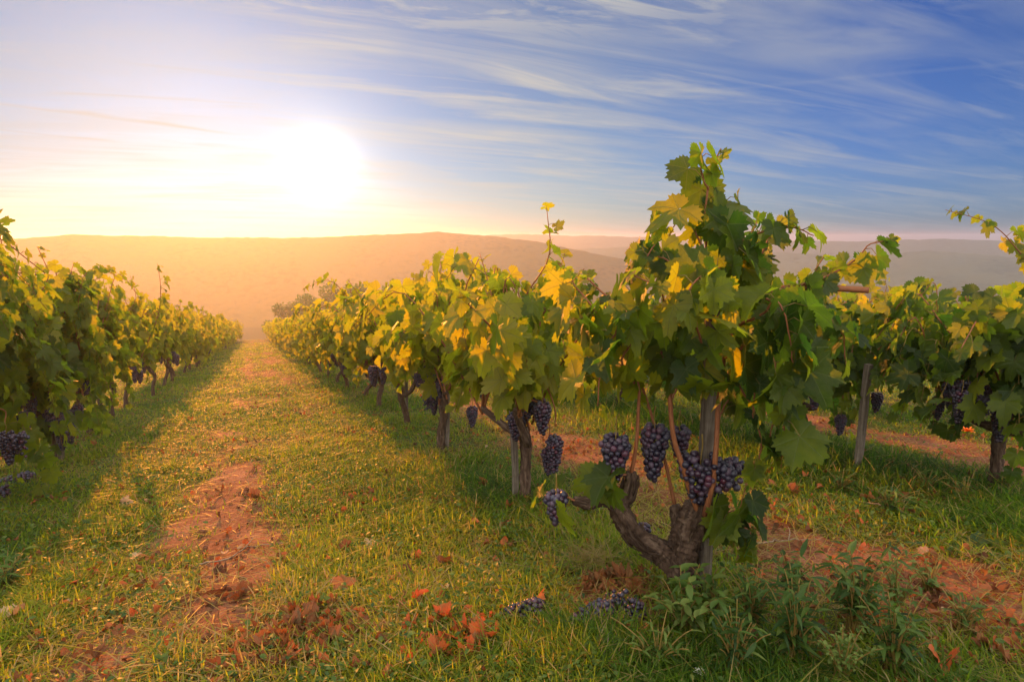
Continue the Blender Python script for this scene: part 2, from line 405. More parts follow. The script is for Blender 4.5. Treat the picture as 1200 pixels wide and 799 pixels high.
# beyond the vineyard: a patchwork of fields with hedge lines
mp = g.n('ShaderNodeMapping', {'Vector': oc, 'Rotation': (0, 0, R(25)), 'Scale': (0.012, 0.022, 1)}).outputs[0]
vf = g.n('ShaderNodeTexVoronoi', {'Vector': mp, 'Scale': 1.0}, feature='F1')
ve = g.n('ShaderNodeTexVoronoi', {'Vector': mp, 'Scale': 1.0}, feature='DISTANCE_TO_EDGE').outputs[0]
fv = g.n('ShaderNodeSeparateColor', {0: vf.outputs['Color']}).outputs[0]
fld = g.ramp(fv, [(0.0, (0.05, 0.075, 0.025)), (0.4, (0.12, 0.13, 0.04)), (0.7, (0.26, 0.20, 0.09)), (1.0, (0.08, 0.11, 0.03))])
fld = g.mix(g.math('LESS_THAN', ve, 0.07), fld, (0.018, 0.032, 0.012))
fld = g.mix(g.ramp(g.noise(oc, 0.03, 5.0, 0.6), [(0.50, 0.0), (0.58, 1.0)]), fld, (0.022, 0.038, 0.014))
sx = g.n('ShaderNodeSeparateXYZ', {0: oc})
dist = g.math('SQRT', g.math('ADD', g.math('MULTIPLY', sx.outputs[0], sx.outputs[0]), g.math('MULTIPLY', sx.outputs[1], sx.outputs[1])))
c = g.mix(g.n('ShaderNodeMapRange', {0: dist, 1: 70.0, 2: 120.0}).outputs[0], c, fld)
h = g.math('ADD', g.math('MULTIPLY', n2, 0.7), g.math('MULTIPLY', vor, 0.6))
pb = g.n('ShaderNodeBsdfPrincipled', {'Base Color': c, 'Roughness': 0.95, 'Specular IOR Level': 0.1, 'Normal': bump(g, h, 0.9, 0.02)})
finish(g, pb.outputs[0]); M['soil'] = m

def hill_material(name, a, b, cdark, sc_=0.02):
    m, g = mat(name)
    oc = objcoord(g)
    n = g.noise(oc, sc_, 7.0, 0.62); n2 = g.noise(oc, sc_ * 24, 4.0, 0.6)
    c = g.ramp(n, [(0.35, a), (0.65, b)])
    c = g.mix(g.math('MULTIPLY', g.ramp(n2, [(0.46, 0.0), (0.62, 0.75)]), g.ramp(g.noise(oc, sc_ * 3.0, 3.0, 0.6), [(0.42, 0.15), (0.60, 1.0)])), c, cdark)
    pb = g.n('ShaderNodeBsdfPrincipled', {'Base Color': c, 'Roughness': 1.0, 'Specular IOR Level': 0.0, 'Normal': bump(g, n2, 0.35, 1.5)})
    finish(g, pb.outputs[0]); return m
M['hill'] = hill_material('dry_hillside', (0.12, 0.075, 0.03), (0.07, 0.065, 0.022), (0.02, 0.026, 0.010))
M['far'] = hill_material('far_hillside', (0.05, 0.075, 0.04), (0.09, 0.10, 0.05), (0.02, 0.034, 0.016), 0.012)

m, g = mat('hazy_air')
pv = g.n('ShaderNodeVolumePrincipled', {'Color': (0.70, 0.83, 1.0, 1), 'Density': 0.0015, 'Anisotropy': 0.66})
o = g.n('ShaderNodeOutputMaterial'); g.t.links.new(pv.outputs[0], o.inputs['Volume']); M['haze'] = m

# ------------------------------------------------------------------ setting: ground, hills, haze
def grid_tris(nr, nc):
    i = np.arange(nr * nc).reshape(nr, nc)
    a, b, c, d = i[:-1, :-1].ravel(), i[:-1, 1:].ravel(), i[1:, 1:].ravel(), i[1:, :-1].ravel()
    return np.concatenate([np.stack([a, b, c], 1), np.stack([a, c, d], 1)])

u = np.linspace(-1, 1, 560)
gx = 0.6 * np.sinh(8.12 * u) + 0.6
gy = 0.6 * np.sinh(8.12 * u) + 2.2
xx, yy = np.meshgrid(gx, gy)
geo = Geo(); geo.add(np.stack([xx, yy, gz(xx, yy)], -1).reshape(-1, 3), grid_tris(560, 560), None, grassy(xx, yy).ravel())
tag(link('ground', geo.build('ground', M['soil'])), kind='structure')

def ridge(name, pts, R0, R1, R2, mt, seed, amp):
    """hill range in a ring about the vineyard: skyline heights given along bearing"""
    az = np.linspace(-66, 66, 330); rs = np.concatenate([np.linspace(R0, R1, 46), np.linspace(R1, R2, 14)[1:]])
    A, Rr = np.meshgrid(np.radians(az), rs)
    px = 600 + FPX * np.tan(np.radians(np.clip(az, -60, 60))) / math.cos(PITCH)
    yr = np.interp(px, [p[0] for p in pts], [p[1] for p in pts])
    ztop = CAMH + (278 - yr) / FPX * R1
    ztop = ztop + (fbm(az * 0.6, az * 0 + seed, seed, 4) - 0.5) * R1 * 0.004 + (fbm(az * 4.0, az * 0, seed + 3, 3) - 0.5) * R1 * 0.002
    t = np.where(Rr <= R1, sstep(R0, R1 * 1.04, Rr), 1 - 0.6 * sstep(R1, R2, Rr))
    xw = Rr * np.sin(A + YAW); yw = Rr * np.cos(A + YAW)
    nz = (fbm(xw / 40, yw / 40, seed + 9, 5) - 0.5)
    z = (ZV - 3) + (ztop[None, :] - ZV + 3) * t + nz * amp * np.sin(np.clip(t, 0, 1) * math.pi)
    geo = Geo(); geo.add(np.stack([xw, yw, z], -1).reshape(-1, 3), grid_tris(len(rs), len(az)))
    tag(link(name, geo.build(name, mt)), kind='structure')

ridge('hill_ridge', [(-600, 284), (0, 279), (100, 274), (200, 277), (370, 278), (420, 275), (510, 271), (580, 276), (640, 284), (700, 297), (780, 312), (900, 326), (1400, 335)], 170, 262, 350, M['hill'], 41, 9.0)
ridge('low_hills', [(-600, 300), (560, 300), (700, 290), (800, 286), (900, 293), (1000, 298), (1080, 290), (1200, 295), (1800, 300)], 330, 430, 480, M['far'], 57, 7.0)
ridge('far_hills', [(-600, 280), (300, 279), (520, 277), (600, 274), (680, 276), (760, 277), (900, 281), (1000, 282), (1100, 280), (1200, 282), (1800, 284)], 490, 580, 680, M['far'], 73, 6.0)

gb = Geo(); lo, hi = (-1150, -1150, -60), (1150, 1150, 5.6)
bv = [(x, y, z) for x in (lo[0], hi[0]) for y in (lo[1], hi[1]) for z in (lo[2], hi[2])]
bf = []
for q in ((0, 1, 3, 2), (4, 6, 7, 5), (0, 4, 5, 1), (2, 3, 7, 6), (0, 2, 6, 4), (1, 5, 7, 3)): bf += [(q[0], q[1], q[2]), (q[0], q[2], q[3])]
gb.add(bv, bf)
tag(link('haze', gb.build('haze', M['haze'], smooth=False)), kind='stuff')

# ------------------------------------------------------------------ leaves
def leaf_template(nout, rings, teeth):
    th = np.radians(np.linspace(-168, 168, nout))
    A = np.radians([0, 12, 27, 40, 52, 66, 80, 95, 108, 125, 145, 168])
    Q = [1.0, 0.93, 0.72, 0.80, 0.88, 0.77, 0.62, 0.66, 0.70, 0.64, 0.56, 0.42]
    ro = np.interp(np.abs(th), A, Q)
    if teeth: ro = ro * (1 + teeth * np.where(np.arange(nout) % 2 == 0, 1, -1))
    vs = [[0, 0, 0]]; 
    for fr in rings:
        rr = ro * fr if fr == 1.0 else np.interp(np.abs(th), A, Q) * fr
        d = np.min(np.abs(np.abs(th)[:, None] - np.array([0, 0.91, 1.88])[None]), 1)
        z = 0.085 * rr * np.minimum(d / 0.45, 1.2) - 0.10 * rr ** 2
        vs += list(np.stack([rr * np.sin(th), rr * np.cos(th), z], 1))
    f = [(0, 1 + k + 1, 1 + k) for k in range(nout - 1)]
    for j in range(len(rings) - 1):
        o, p = 1 + j * nout, 1 + (j + 1) * nout
        for k in range(nout - 1): f += [(o + k, o + k + 1, p + k + 1), (o + k, p + k + 1, p + k)]
    v = np.array(vs); return v, np.array(f), v[:, :2].copy()
T_HERO = leaf_template(47, [0.45, 0.8, 1.0], 0.075)
T_MID = leaf_template(25, [0.6, 1.0], 0.07)
T_FAR = leaf_template(11, [1.0], 0.0)
def simple_template(ratio, n=7, fold=0.25):
    """lance or egg shaped leaf, base at origin, tip at y=1"""
    t = np.linspace(0, 1, n); w = ratio * np.sin(np.pi * np.clip(t, 0.02, 0.98) ** 0.85) ** 0.9
    c = np.stack([0 * t, t, -0.25 * t ** 2], 1)
    l = c + np.stack([-w, 0 * t, fold * w], 1); r = c + np.stack([w, 0 * t, fold * w], 1)
    v = np.concatenate([l, c, r]); f = []
    for k in range(n - 1):
        f += [(k, n + k, n + k + 1), (k, n + k + 1, k + 1), (n + k, 2 * n + k, 2 * n + k + 1), (n + k, 2 * n + k + 1, n + k + 1)]
    return v, np.array(f), v[:, :2].copy()
T_LANCE, T_EGG, T_DISC = simple_template(0.12, 7), simple_template(0.26, 6), simple_template(0.33, 4)

def add_leaves(geo, tmpl, pos, tip, nrm, size, rnd, rng, warp=1.0, m=0):
    tv, tf, tuv = tmpl
    n = len(pos); tip = unit(tip); nrm = np.asarray(nrm, float)
    nrm = unit(nrm - tip * np.sum(nrm * tip, 1, keepdims=True)); lat = np.cross(tip, nrm)
    L = np.repeat(tv[None], n, 0).copy()
    x, y = tv[:, 0], tv[:, 1]; rr2 = x * x + y * y
    fold = rng.uniform(-0.15, 0.50, n) * warp; curl = rng.uniform(-0.10, 0.60, n) * warp
    wa = rng.uniform(0.02, 0.24, n) * warp; ph = rng.uniform(0, 6.28, n); sk = rng.normal(0, 0.12, n) * warp
    th = np.arctan2(x, y)
    L[:, :, 2] += fold[:, None] * np.abs(x)[None] - curl[:, None] * (np.sign(y) * y * y)[None] + sk[:, None] * (x * y)[None]
    L[:, :, 2] += wa[:, None] * np.sin(3 * th[None] + ph[:, None]) * rr2[None]
    if len(tv) > 30:
        at_ = np.abs(th); lob = rng.uniform(-0.05, 0.34, n) * min(warp, 1.2)
        cut = np.exp(-((at_ - .50) / .17) ** 2) + .9 * np.exp(-((at_ - 1.38) / .20) ** 2)
        L[:, :, :2] *= (1 - lob[:, None] * cut[None])[:, :, None]
        L[:, :, 0] *= np.where(x[None] > 0, rng.uniform(.80, 1.12, n)[:, None], rng.uniform(.80, 1.12, n)[:, None])
    L[:, :, 0] *= rng.uniform(0.88, 1.12, n)[:, None]
    P = pos[:, None, :] + size[:, None, None] * (L[:, :, :1] * lat[:, None] + L[:, :, 1:2] * tip[:, None] + L[:, :, 2:] * nrm[:, None])
    k = len(tv)
    F = (tf[None] + (np.arange(n) * k)[:, None, None]).reshape(-1, 3)
    geo.add(P.reshape(-1, 3), F, np.tile(tuv, (n, 1)), np.repeat(rnd, k), m)

def petioles(geo, a, b, rad, m=1):
    """thin three-sided leaf stalks from a to b"""
    n = len(a); mid = (a + b) / 2 + np.array([0, 0, 0.012])
    d = unit(b - a); s = unit(np.cross(d, np.array([0.3, 0.2, 0.93]))); t = np.cross(d, s)
    vs = []
    for p, k in ((a, 1.3), (mid, 0.9), (b, 0.8)):
        for q in range(3):
            an = q * 2.094
            vs.append(p + rad * k * (math.cos(an) * s + math.sin(an) * t))
    V = np.stack(vs, 1)
    f = []
    for j in range(2):
        for q in range(3):
            q2 = (q + 1) % 3; f += [(3 * j + q, 3 * j + q2, 3 * j + 3 + q2), (3 * j + q, 3 * j + 3 + q2, 3 * j + 3 + q)]
    f = np.array(f); F = (f[None] + (np.arange(n) * 9)[:, None, None]).reshape(-1, 3)
    geo.add(V.reshape(-1, 3), F, None, 0.5, m)

def leaves_on_shoots(geo, shoots, centre, rng, tmpl, spacing, smin, smax, stalk=True, yellow=0.0, tip_small=True, start=0.12):
    """alternate leaves along each cane; blades hang from stalks and face away from the vine's middle"""
    P, TI, NO, SZ, RN, ST = [], [], [], [], [], []
    for sh in shoots:
        p = np.asarray(sh, float)
        seg = np.linalg.norm(np.diff(p, axis=0), axis=1); L = np.concatenate([[0], np.cumsum(seg)])
        n = max(2, int(L[-1] * (1 - start) / spacing))
        for k in range(n):
            s = L[-1] * (start + (1 - start) * (k + rng.uniform(-0.3, 0.3) + 0.5) / n); s = min(max(s, 0), L[-1])
            q = np.array([np.interp(s, L, p[:, i]) for i in range(3)])
            j = min(int(np.searchsorted(L, s)), len(p) - 1); d = p[j] - p[max(j - 1, 0)]
            d = d / max(np.linalg.norm(d), 1e-9)
            side = np.cross(d, [0.0, 0.0, 1.0]); ns = np.linalg.norm(side)
            side = side / ns if ns > 0.15 else unit(rng.normal(0, 1, 3) * [1, 1, 0.2])
            if k % 2: side = -side
            out = q - centre; out[2] = 0.0; out = unit(out + rng.normal(0, 0.10, 3) * [1, 1, 0])
            t = s / L[-1]
            size = rng.uniform(smin, smax) * (1.0 if t < 0.65 or not tip_small else 1.0 - 0.55 * (t - 0.65) / 0.35)
            dirp = unit(side * 0.8 + out * 0.7 + d * 0.25 + rng.normal(0, 0.35, 3) + np.array([0, 0, 0.15]))
            base = q + dirp * size * rng.uniform(0.45, 0.95) * (1.5 if spacing < .03 else 1.0)
            tip = unit(out * rng.uniform(0.0, 0.8) + side * 0.35 + np.array([0, 0, -0.9]) + rng.normal(0, 0.38, 3))
            if t > 0.85: tip = unit(tip + d * 0.9)
            no = unit(out * 0.9 + np.array([0, 0, rng.uniform(0.2, 1.0)]) + rng.normal(0, 0.45, 3))
            P.append(base); TI.append(tip); NO.append(no); SZ.append(size); ST.append(q)
            RN.append(np.clip(rng.beta(2.0, 2.6) + yellow + 0.25 * max(0, t - 0.7), 0, 1))
    P, TI, NO, SZ, RN, ST = map(np.array, (P, TI, NO, SZ, RN, ST))
    add_leaves(geo, tmpl, P, TI, NO, SZ, RN, rng)
    if stalk: petioles(geo, ST, P, 0.0016)
    return geo

# ------------------------------------------------------------------ grape bunches
def ico(sub):
    import bmesh
    bm = bmesh.new(); bmesh.ops.create_icosphere(bm, subdivisions=sub, radius=1.0)
    v = np.array([p.co[:] for p in bm.verts]); f = np.array([[q.index for q in t.verts] for t in bm.faces]); bm.free()
    return v, f
ICO2, ICO3, ICO1 = ico(2), ico(3), ico(1)

def bunch_mesh(seed, length, width, br, sph, wing=False):
    rng = np.random.default_rng(seed); pts = []
    tries = 0
    while tries < 14000:
        tries += 1
        t = rng.uniform(0.02, 1.0)
        rad = width * (0.55 + 0.45 * min(1, t * 6)) * (1 - t) ** 0.55 + 0.3 * br
        a = rng.uniform(0, 6.283); k = rng.uniform(0.55, 1.0) ** 0.5
        q = np.array([rad * k * math.cos(a), rad * k * math.sin(a), -0.03 - t * length])
        if wing and rng.uniform() < 0.35:
            q = np.array([width * 0.95 + rng.normal(0, width * 0.40), rng.normal(0, width * 0.4), -0.05 - abs(rng.normal(0, length * 0.20))])
        if all(np.sum((q - w) ** 2) > (1.42 * br) ** 2 for w in pts): pts.append(q)
        if len(pts) > 190: break
    g = Geo(); v, f = sph
    for q in pts:
        s = br * rng.uniform(0.78, 1.12)
        g.add(q + v * s * np.array([1, 1, rng.uniform(0.98, 1.1)]), f, None, rng.uniform())
    st = Geo()
    tube(st, smooth_path([(0.0, 0, 0.035), (0.004, 0.002, 0.0), (0, 0, -0.04), (0, 0, -0.6 * length)], 8), np.linspace(0.0026, 0.0014, 8), 5)
    return g.build('grape_bunch', M['grape']), st.build('stalk', M['petiole'])
BUNCH = [bunch_mesh(100 + i, l, w, 0.0098, ICO2, wg) for i, (l, w, wg) in enumerate([(0.15, 0.040, False), (0.19, 0.042, False), (0.14, 0.052, True), (0.12, 0.034, False), (0.20, 0.046, True)])]
BUNCH_HERO = [bunch_mesh(200 + i, l, w, 0.0104, ICO3, wg) for i, (l, w, wg) in enumerate([(0.145, 0.046, False), (0.185, 0.044, False), (0.15, 0.064, True), (0.105, 0.036, False)])]
BUNCH_FAR = [bunch_mesh(300 + i, 0.16, 0.045, 0.014, ICO1, False) for i in range(2)]

def hang(parent, k, loc, rz=0.0, s=1.0, lib=None, tilt=0.0):
    b, st = (lib or BUNCH)[k]
    o = link('grape_bunch', b, parent, loc); o.rotation_euler = (tilt, tilt * 0.5, rz); o.scale = (s, s, s)
    link('stalk', st, o)
    return o

# ------------------------------------------------------------------ vines
def make_trunk(seed, hgt, fine, thick=0.029):
    rng = np.random.default_rng(seed); g = Geo()
    n = 34 if fine else 12; sd_ = 18 if fine else 9
    lean = rng.normal(0, 0.05, 2)
    base = smooth_path([(0, 0, -0.06), (lean[0] * .4, lean[1] * .4, hgt * .35), (lean[0] * 1.2 + rng.normal(0, .02), lean[1], hgt * .7), (lean[0], lean[1] * 1.4, hgt)], n)
    tube(g, base, thick * np.interp(np.linspace(0, 1, n), [0, .12, .5, .85, 1], [1.35, 1.05, .9, 1.15, 1.0]), sd_, rough=0.10, rng=rng)
    heads = []
    for s in (-1, 1):
        L = rng.uniform(0.18, 0.32); dx = rng.normal(0, 0.07)
        p0 = base[int(n * 0.82)]
        p3 = base[-1] + np.array([dx, s * L, rng.uniform(0.05, 0.16)])
        arm = smooth_path([p0, p0 + np.array([dx * .3, s * L * .45, 0.02]), p3 - np.array([0, s * .06, .01]), p3], n // 2)
        tube(g, arm, thick * np.linspace(0.80, 0.50, n // 2), sd_ - 4, rough=0.10, rng=rng)
        heads.append(p3)
    heads.append(base[-1])
    return g, heads

def grow_shoots(rng, heads, n, top, spread, along, drop=0.36, up=0.20):
    out = []
    for k in range(n):
        h = heads[k % len(heads)] + rng.normal(0, 0.02, 3)
        sx = rng.normal(0, 1) ; sx = math.copysign(min(abs(sx), 1.6), sx)
        dx = sx * spread; dy = rng.uniform(-along, along)
        z1 = top * rng.uniform(0.78, 1.06)
        p = [h, h + np.array([dx * .25, dy * .25, (z1 - h[2]) * .35]), np.array([h[0] + dx * .6, h[1] * .6 + dy * .7, h[2] + (z1 - h[2]) * .75]),
             np.array([h[0] + dx, h[1] * .5 + dy, z1])]
        kind = rng.uniform()
        if kind < 0.5: p.append(np.array([h[0] + dx * 1.35 + np.sign(sx) * .08, h[1] * .5 + dy * 1.15, z1 - rng.uniform(0.05, 0.38)]))
        elif kind < 0.5 + up: p.append(np.array([h[0] + dx * 0.9, h[1] * .5 + dy * 1.1, z1 + rng.uniform(0.08, 0.30)]))
        out.append(smooth_path(p, 14))
    for k in range(int(n * 0.9)):                                 # laterals that droop on the flanks
        h = out[rng.integers(0, n)][rng.integers(4, 9)]
        s = rng.choice([-1, 1]); dx = s * rng.uniform(0.16, 0.36); dy = rng.uniform(-.3, .3)
        out.append(smooth_path([h, h + np.array([dx * .6, dy * .5, 0.08]), h + np.array([dx, dy, rng.uniform(-drop, -.04)])], 8))
    return out

def vine_parts(seed, lod, top=1.35, nsh=13, spread=0.26, along=0.42, yellow=0.0, drop=0.36, up=0.20):
    rng = np.random.default_rng(seed)
    tg, heads = make_trunk(seed + 1, rng.uniform(0.30, 0.44), lod == 0)
    sh = grow_shoots(rng, heads, nsh, top, spread, along, drop, up)
    fg = Geo(); c = np.array([0, 0, 0.8])
    tm, sp, a, b = ((T_HERO, 0.050, 0.058, 0.122), (T_MID, 0.056, 0.065, 0.13), (T_FAR, 0.085, 0.10, 0.155))[lod]
    leaves_on_shoots(fg, sh, c, rng, tm, sp, a, b, stalk=lod < 2, yellow=yellow, start=0.14)
    cm = []
    for k, s in enumerate(sh[:nsh] if lod == 0 else sh):
        g = Geo() if lod == 0 or not cm else cm[0]
        tube(g, s, np.linspace(0.0065, 0.002, len(s)), 6 if lod == 0 else 4)
        if g not in cm: cm.append(g)
    if lod == 0:
        for s in sh[nsh:]: tube(fg, s, np.linspace(0.003, 0.0014, len(s)), 4, m=1)
    foliage = fg.build('foliage', [M['leaf'], M['petiole']])
    trunk = tg.build('trunk', M['bark'])
    canes = [c_.build('cane', M['cane']) for c_ in cm]
    nb = (3, 5, 3)[lod]; spots = []
    for k in range(nb):
        s = sh[k % nsh]; q = s[rng.integers(2, 5)]
        spots.append((rng.integers(0, 5) if lod < 2 else rng.integers(0, 2), (q[0] * 1.25 + rng.normal(0, .05), q[1] + rng.normal(0, .05), min(q[2], 0.72) - rng.uniform(0, .10)), rng.uniform(0, 6.28), rng.uniform(0.85, 1.1)))
    return dict(trunk=trunk, canes=canes, foliage=foliage, bunches=spots, lod=lod)

def place_vine(parts, x, y, rz, label, group, scale=(1, 1, 1)):
    t = thing('grape_vine', label, 'grape vine', (x, y, float(gz(x, y))), rz, group); t.scale = scale
    link('trunk', parts['trunk'], t)
    for c in parts['canes']: link('cane' if parts['lod'] == 0 else 'canes', c, t)
    link('foliage', parts['foliage'], t)
    for k, loc, r, s in parts['bunches']: hang(t, k, loc, r, s, BUNCH if parts['lod'] < 2 else BUNCH_FAR)
    return t
MIDV = [vine_parts(500 + i * 7, 1, 1.36, 17, 0.27, 0.62, yellow=0.40, drop=.6) for i in range(5)]  # leaf colour yellowed to paint in the low sun's glow
FARV = [vine_parts(600 + i * 7, 2, 1.36, 17, 0.28, 0.62, yellow=0.52, drop=.7) for i in range(4)]  # yellowed further, the glow again put into the leaf colour

def vine_row(x0, ys, top, group, near_labels, far_label, nearlim, midlim, seed, jitter=0.06, yellow=0.0, nsh=14, drop=0.36, up=0.20):
    rng = np.random.default_rng(seed)
    for i, y in enumerate(ys):
        x = x0 + rng.normal(0, jitter); d = math.hypot(x, y)
        lab = near_labels[i] if i < len(near_labels) else far_label
        flip = math.pi if rng.uniform() < 0.5 else 0.0
        if d < nearlim:
            p = vine_parts(seed * 31 + i * 3, 0, top * rng.uniform(0.94, 1.06), nsh, 0.25, 0.60, yellow, drop, up); place_vine(p, x, y, 0, lab, group)
        elif d < midlim:
            z = top / 1.36 * rng.uniform(0.92, 1.07); place_vine(MIDV[rng.integers(0, 5)], x, y, flip + rng.normal(0, .1), lab, group, (rng.uniform(.95, 1.1), rng.uniform(.95, 1.1), z))
        else:
            z = top / 1.36 * rng.uniform(0.88, 1.07); place_vine(FARV[rng.integers(0, 4)], x, y, flip + rng.normal(0, .1), lab, group, (rng.uniform(.95, 1.15), rng.uniform(.95, 1.15), z))

ordn = ['second', 'third', 'fourth', 'fifth', 'sixth', 'seventh', 'eighth', 'ninth', 'tenth']
G2 = 'vines in the row running back from the gnarled trunk'
vine_row(1.26, [2.86] + [4.40 + 1.3 * k for k in range(42)], 1.24, G2,
    ['yellow-green vine just behind the big gnarled one', 'backlit vine on a leaning brown stake, behind the first two of its row'] +
    ['%s vine from the front in the middle row, glowing yellow' % w for w in ordn[2:]],
    'small hazy vine far down the middle row, blurred into its neighbours', 5.6, 16, 11, 0.05, 0.34, 15, 0.40)  # raised leaf yellow stands in for the glow along this row
G1 = 'vines in the left row'
vine_row(-1.66, [3.60, 4.80, 5.95, 7.3] + [8.6 + 1.3 * k for k in range(39)], 1.44, G1,
    ['dark green vine mostly cut off by the left picture edge, big leaves low down', 'left row vine between the cut-off one and the bunch-laden short trunk', 'left row vine with a cluster of dark bunches round its short trunk', 'left row vine with a yellow shoot above and a thin bare trunk below'] +
    ['%s vine from the front in the left row, yellow in the sun' % w for w in ordn[3:]],
    'small hazy vine far down the left row, blurred into its neighbours', 8.0, 17, 13, 0.05, 0.12, 23, 1.0, 0.08)
G3 = 'vines in the row right of the gnarled trunk'
vine_row(3.35, [1.85, 2.85, 4.0, 5.3, 6.6, 7.9, 9.2, 10.5, 11.8, 13.1], 0.97, G3,
    ['green vine at the right picture edge, heavy blue-black bunches below, long shoot arching above', 'dense green vine above the slanting grey post', 'dark green vine close behind the slanting grey post', 'green vine third back from the slanting grey post'],
    'shaded vine hidden deep in the row right of the gnarled trunk', 6.0, 30, 17, 0.05, -0.15, 21, 0.50, 0.02)
G4 = 'vines in the farthest right row'
vine_row(4.95, [2.98, 4.2, 5.5, 6.8, 8.1, 9.4, 10.7], 1.04, G4,
    ['vine of the farthest right row nearest behind the orange flower', 'vine of the farthest right row, second one behind the orange flower', 'far right vine seen under the leaves beside the grey post'],
    'shaded vine deep in the farthest right row', 6.2, 30, 19, 0.05, -0.15, 18, 0.45, 0.02)

# ---- the big gnarled vine in front, traced cane by cane and given depth
HB = at_ground(805, 690); HD = depth_of(HB[0], HB[1])
hero = thing('grape_vine', 'big gnarled front vine with one tall shoot against the sky and bare twisted arms', 'grape vine', HB, 0, G2)
def hp(px, py, dd=0.0): return at_depth(px, py, HD + dd) - HB
rng = np.random.default_rng(77)
tg = Geo()
def htube(pts, rads, n, sides=18, rough=0.15):
    q = np.array([hp(*p) for p in pts]); P = smooth_path(q, n)
    rd = np.interp(np.linspace(0, 1, n), np.linspace(0, 1, len(rads)), rads)
    tube(tg, P, rd, sides, rough=rough, rng=rng)
    T = unit(np.gradient(P, axis=0)); A = unit(np.cross(T, [0.35, 0.9, 0.2])); B = np.cross(T, A)
    for k in range(int(n * .9)):                                  # loose strips of bark
        i0 = rng.integers(1, n - 9); m_ = rng.integers(5, 14); ii = np.arange(i0, min(i0 + m_, n - 1)); a = rng.uniform(0, 6.28) + np.cumsum(rng.normal(0, .05, len(ii)))
        off = rd[ii] * (1.02 + rng.uniform(.0, .12) + np.linspace(0, rng.uniform(0, .25), len(ii)))
        tube(tg, P[ii] + off[:, None] * (np.cos(a)[:, None] * A[ii] + np.sin(a)[:, None] * B[ii]), np.interp(np.linspace(0, 1, len(ii)), [0, .4, 1], [.0012, rng.uniform(.002, .0045), .0008]), 5, rough=.2, rng=rng)
htube([(806, 712), (806, 690), (799, 660), (803, 632), (812, 606), (816, 590)], [.054, .047, .042, .048, .052, .042, .034], 70, 34)
htube([(800, 672), (782, 652), (764, 641), (745, 628, -.02), (730, 606, -.03), (721, 588, -.04), (708, 583, -.05), (690, 590, -.06), (672, 586, -.07)], [.042, .038, .034, .033, .031, .031, .028, .024, .020, .012], 84, 24)
htube([(722, 596, -.03), (733, 582, -.03), (739, 566, -.03), (740, 553, -.03)], [.030, .026, .023, .018], 18, 16)
htube([(812, 612), (822, 598, -.02), (826, 580, -.03)], [.045, .032, .020], 14, 16)
htube([(806, 625), (796, 606, .02), (790, 592, .03)], [.040, .028, .017], 14, 16)
link('trunk', tg.build('trunk', M['bark']), hero)
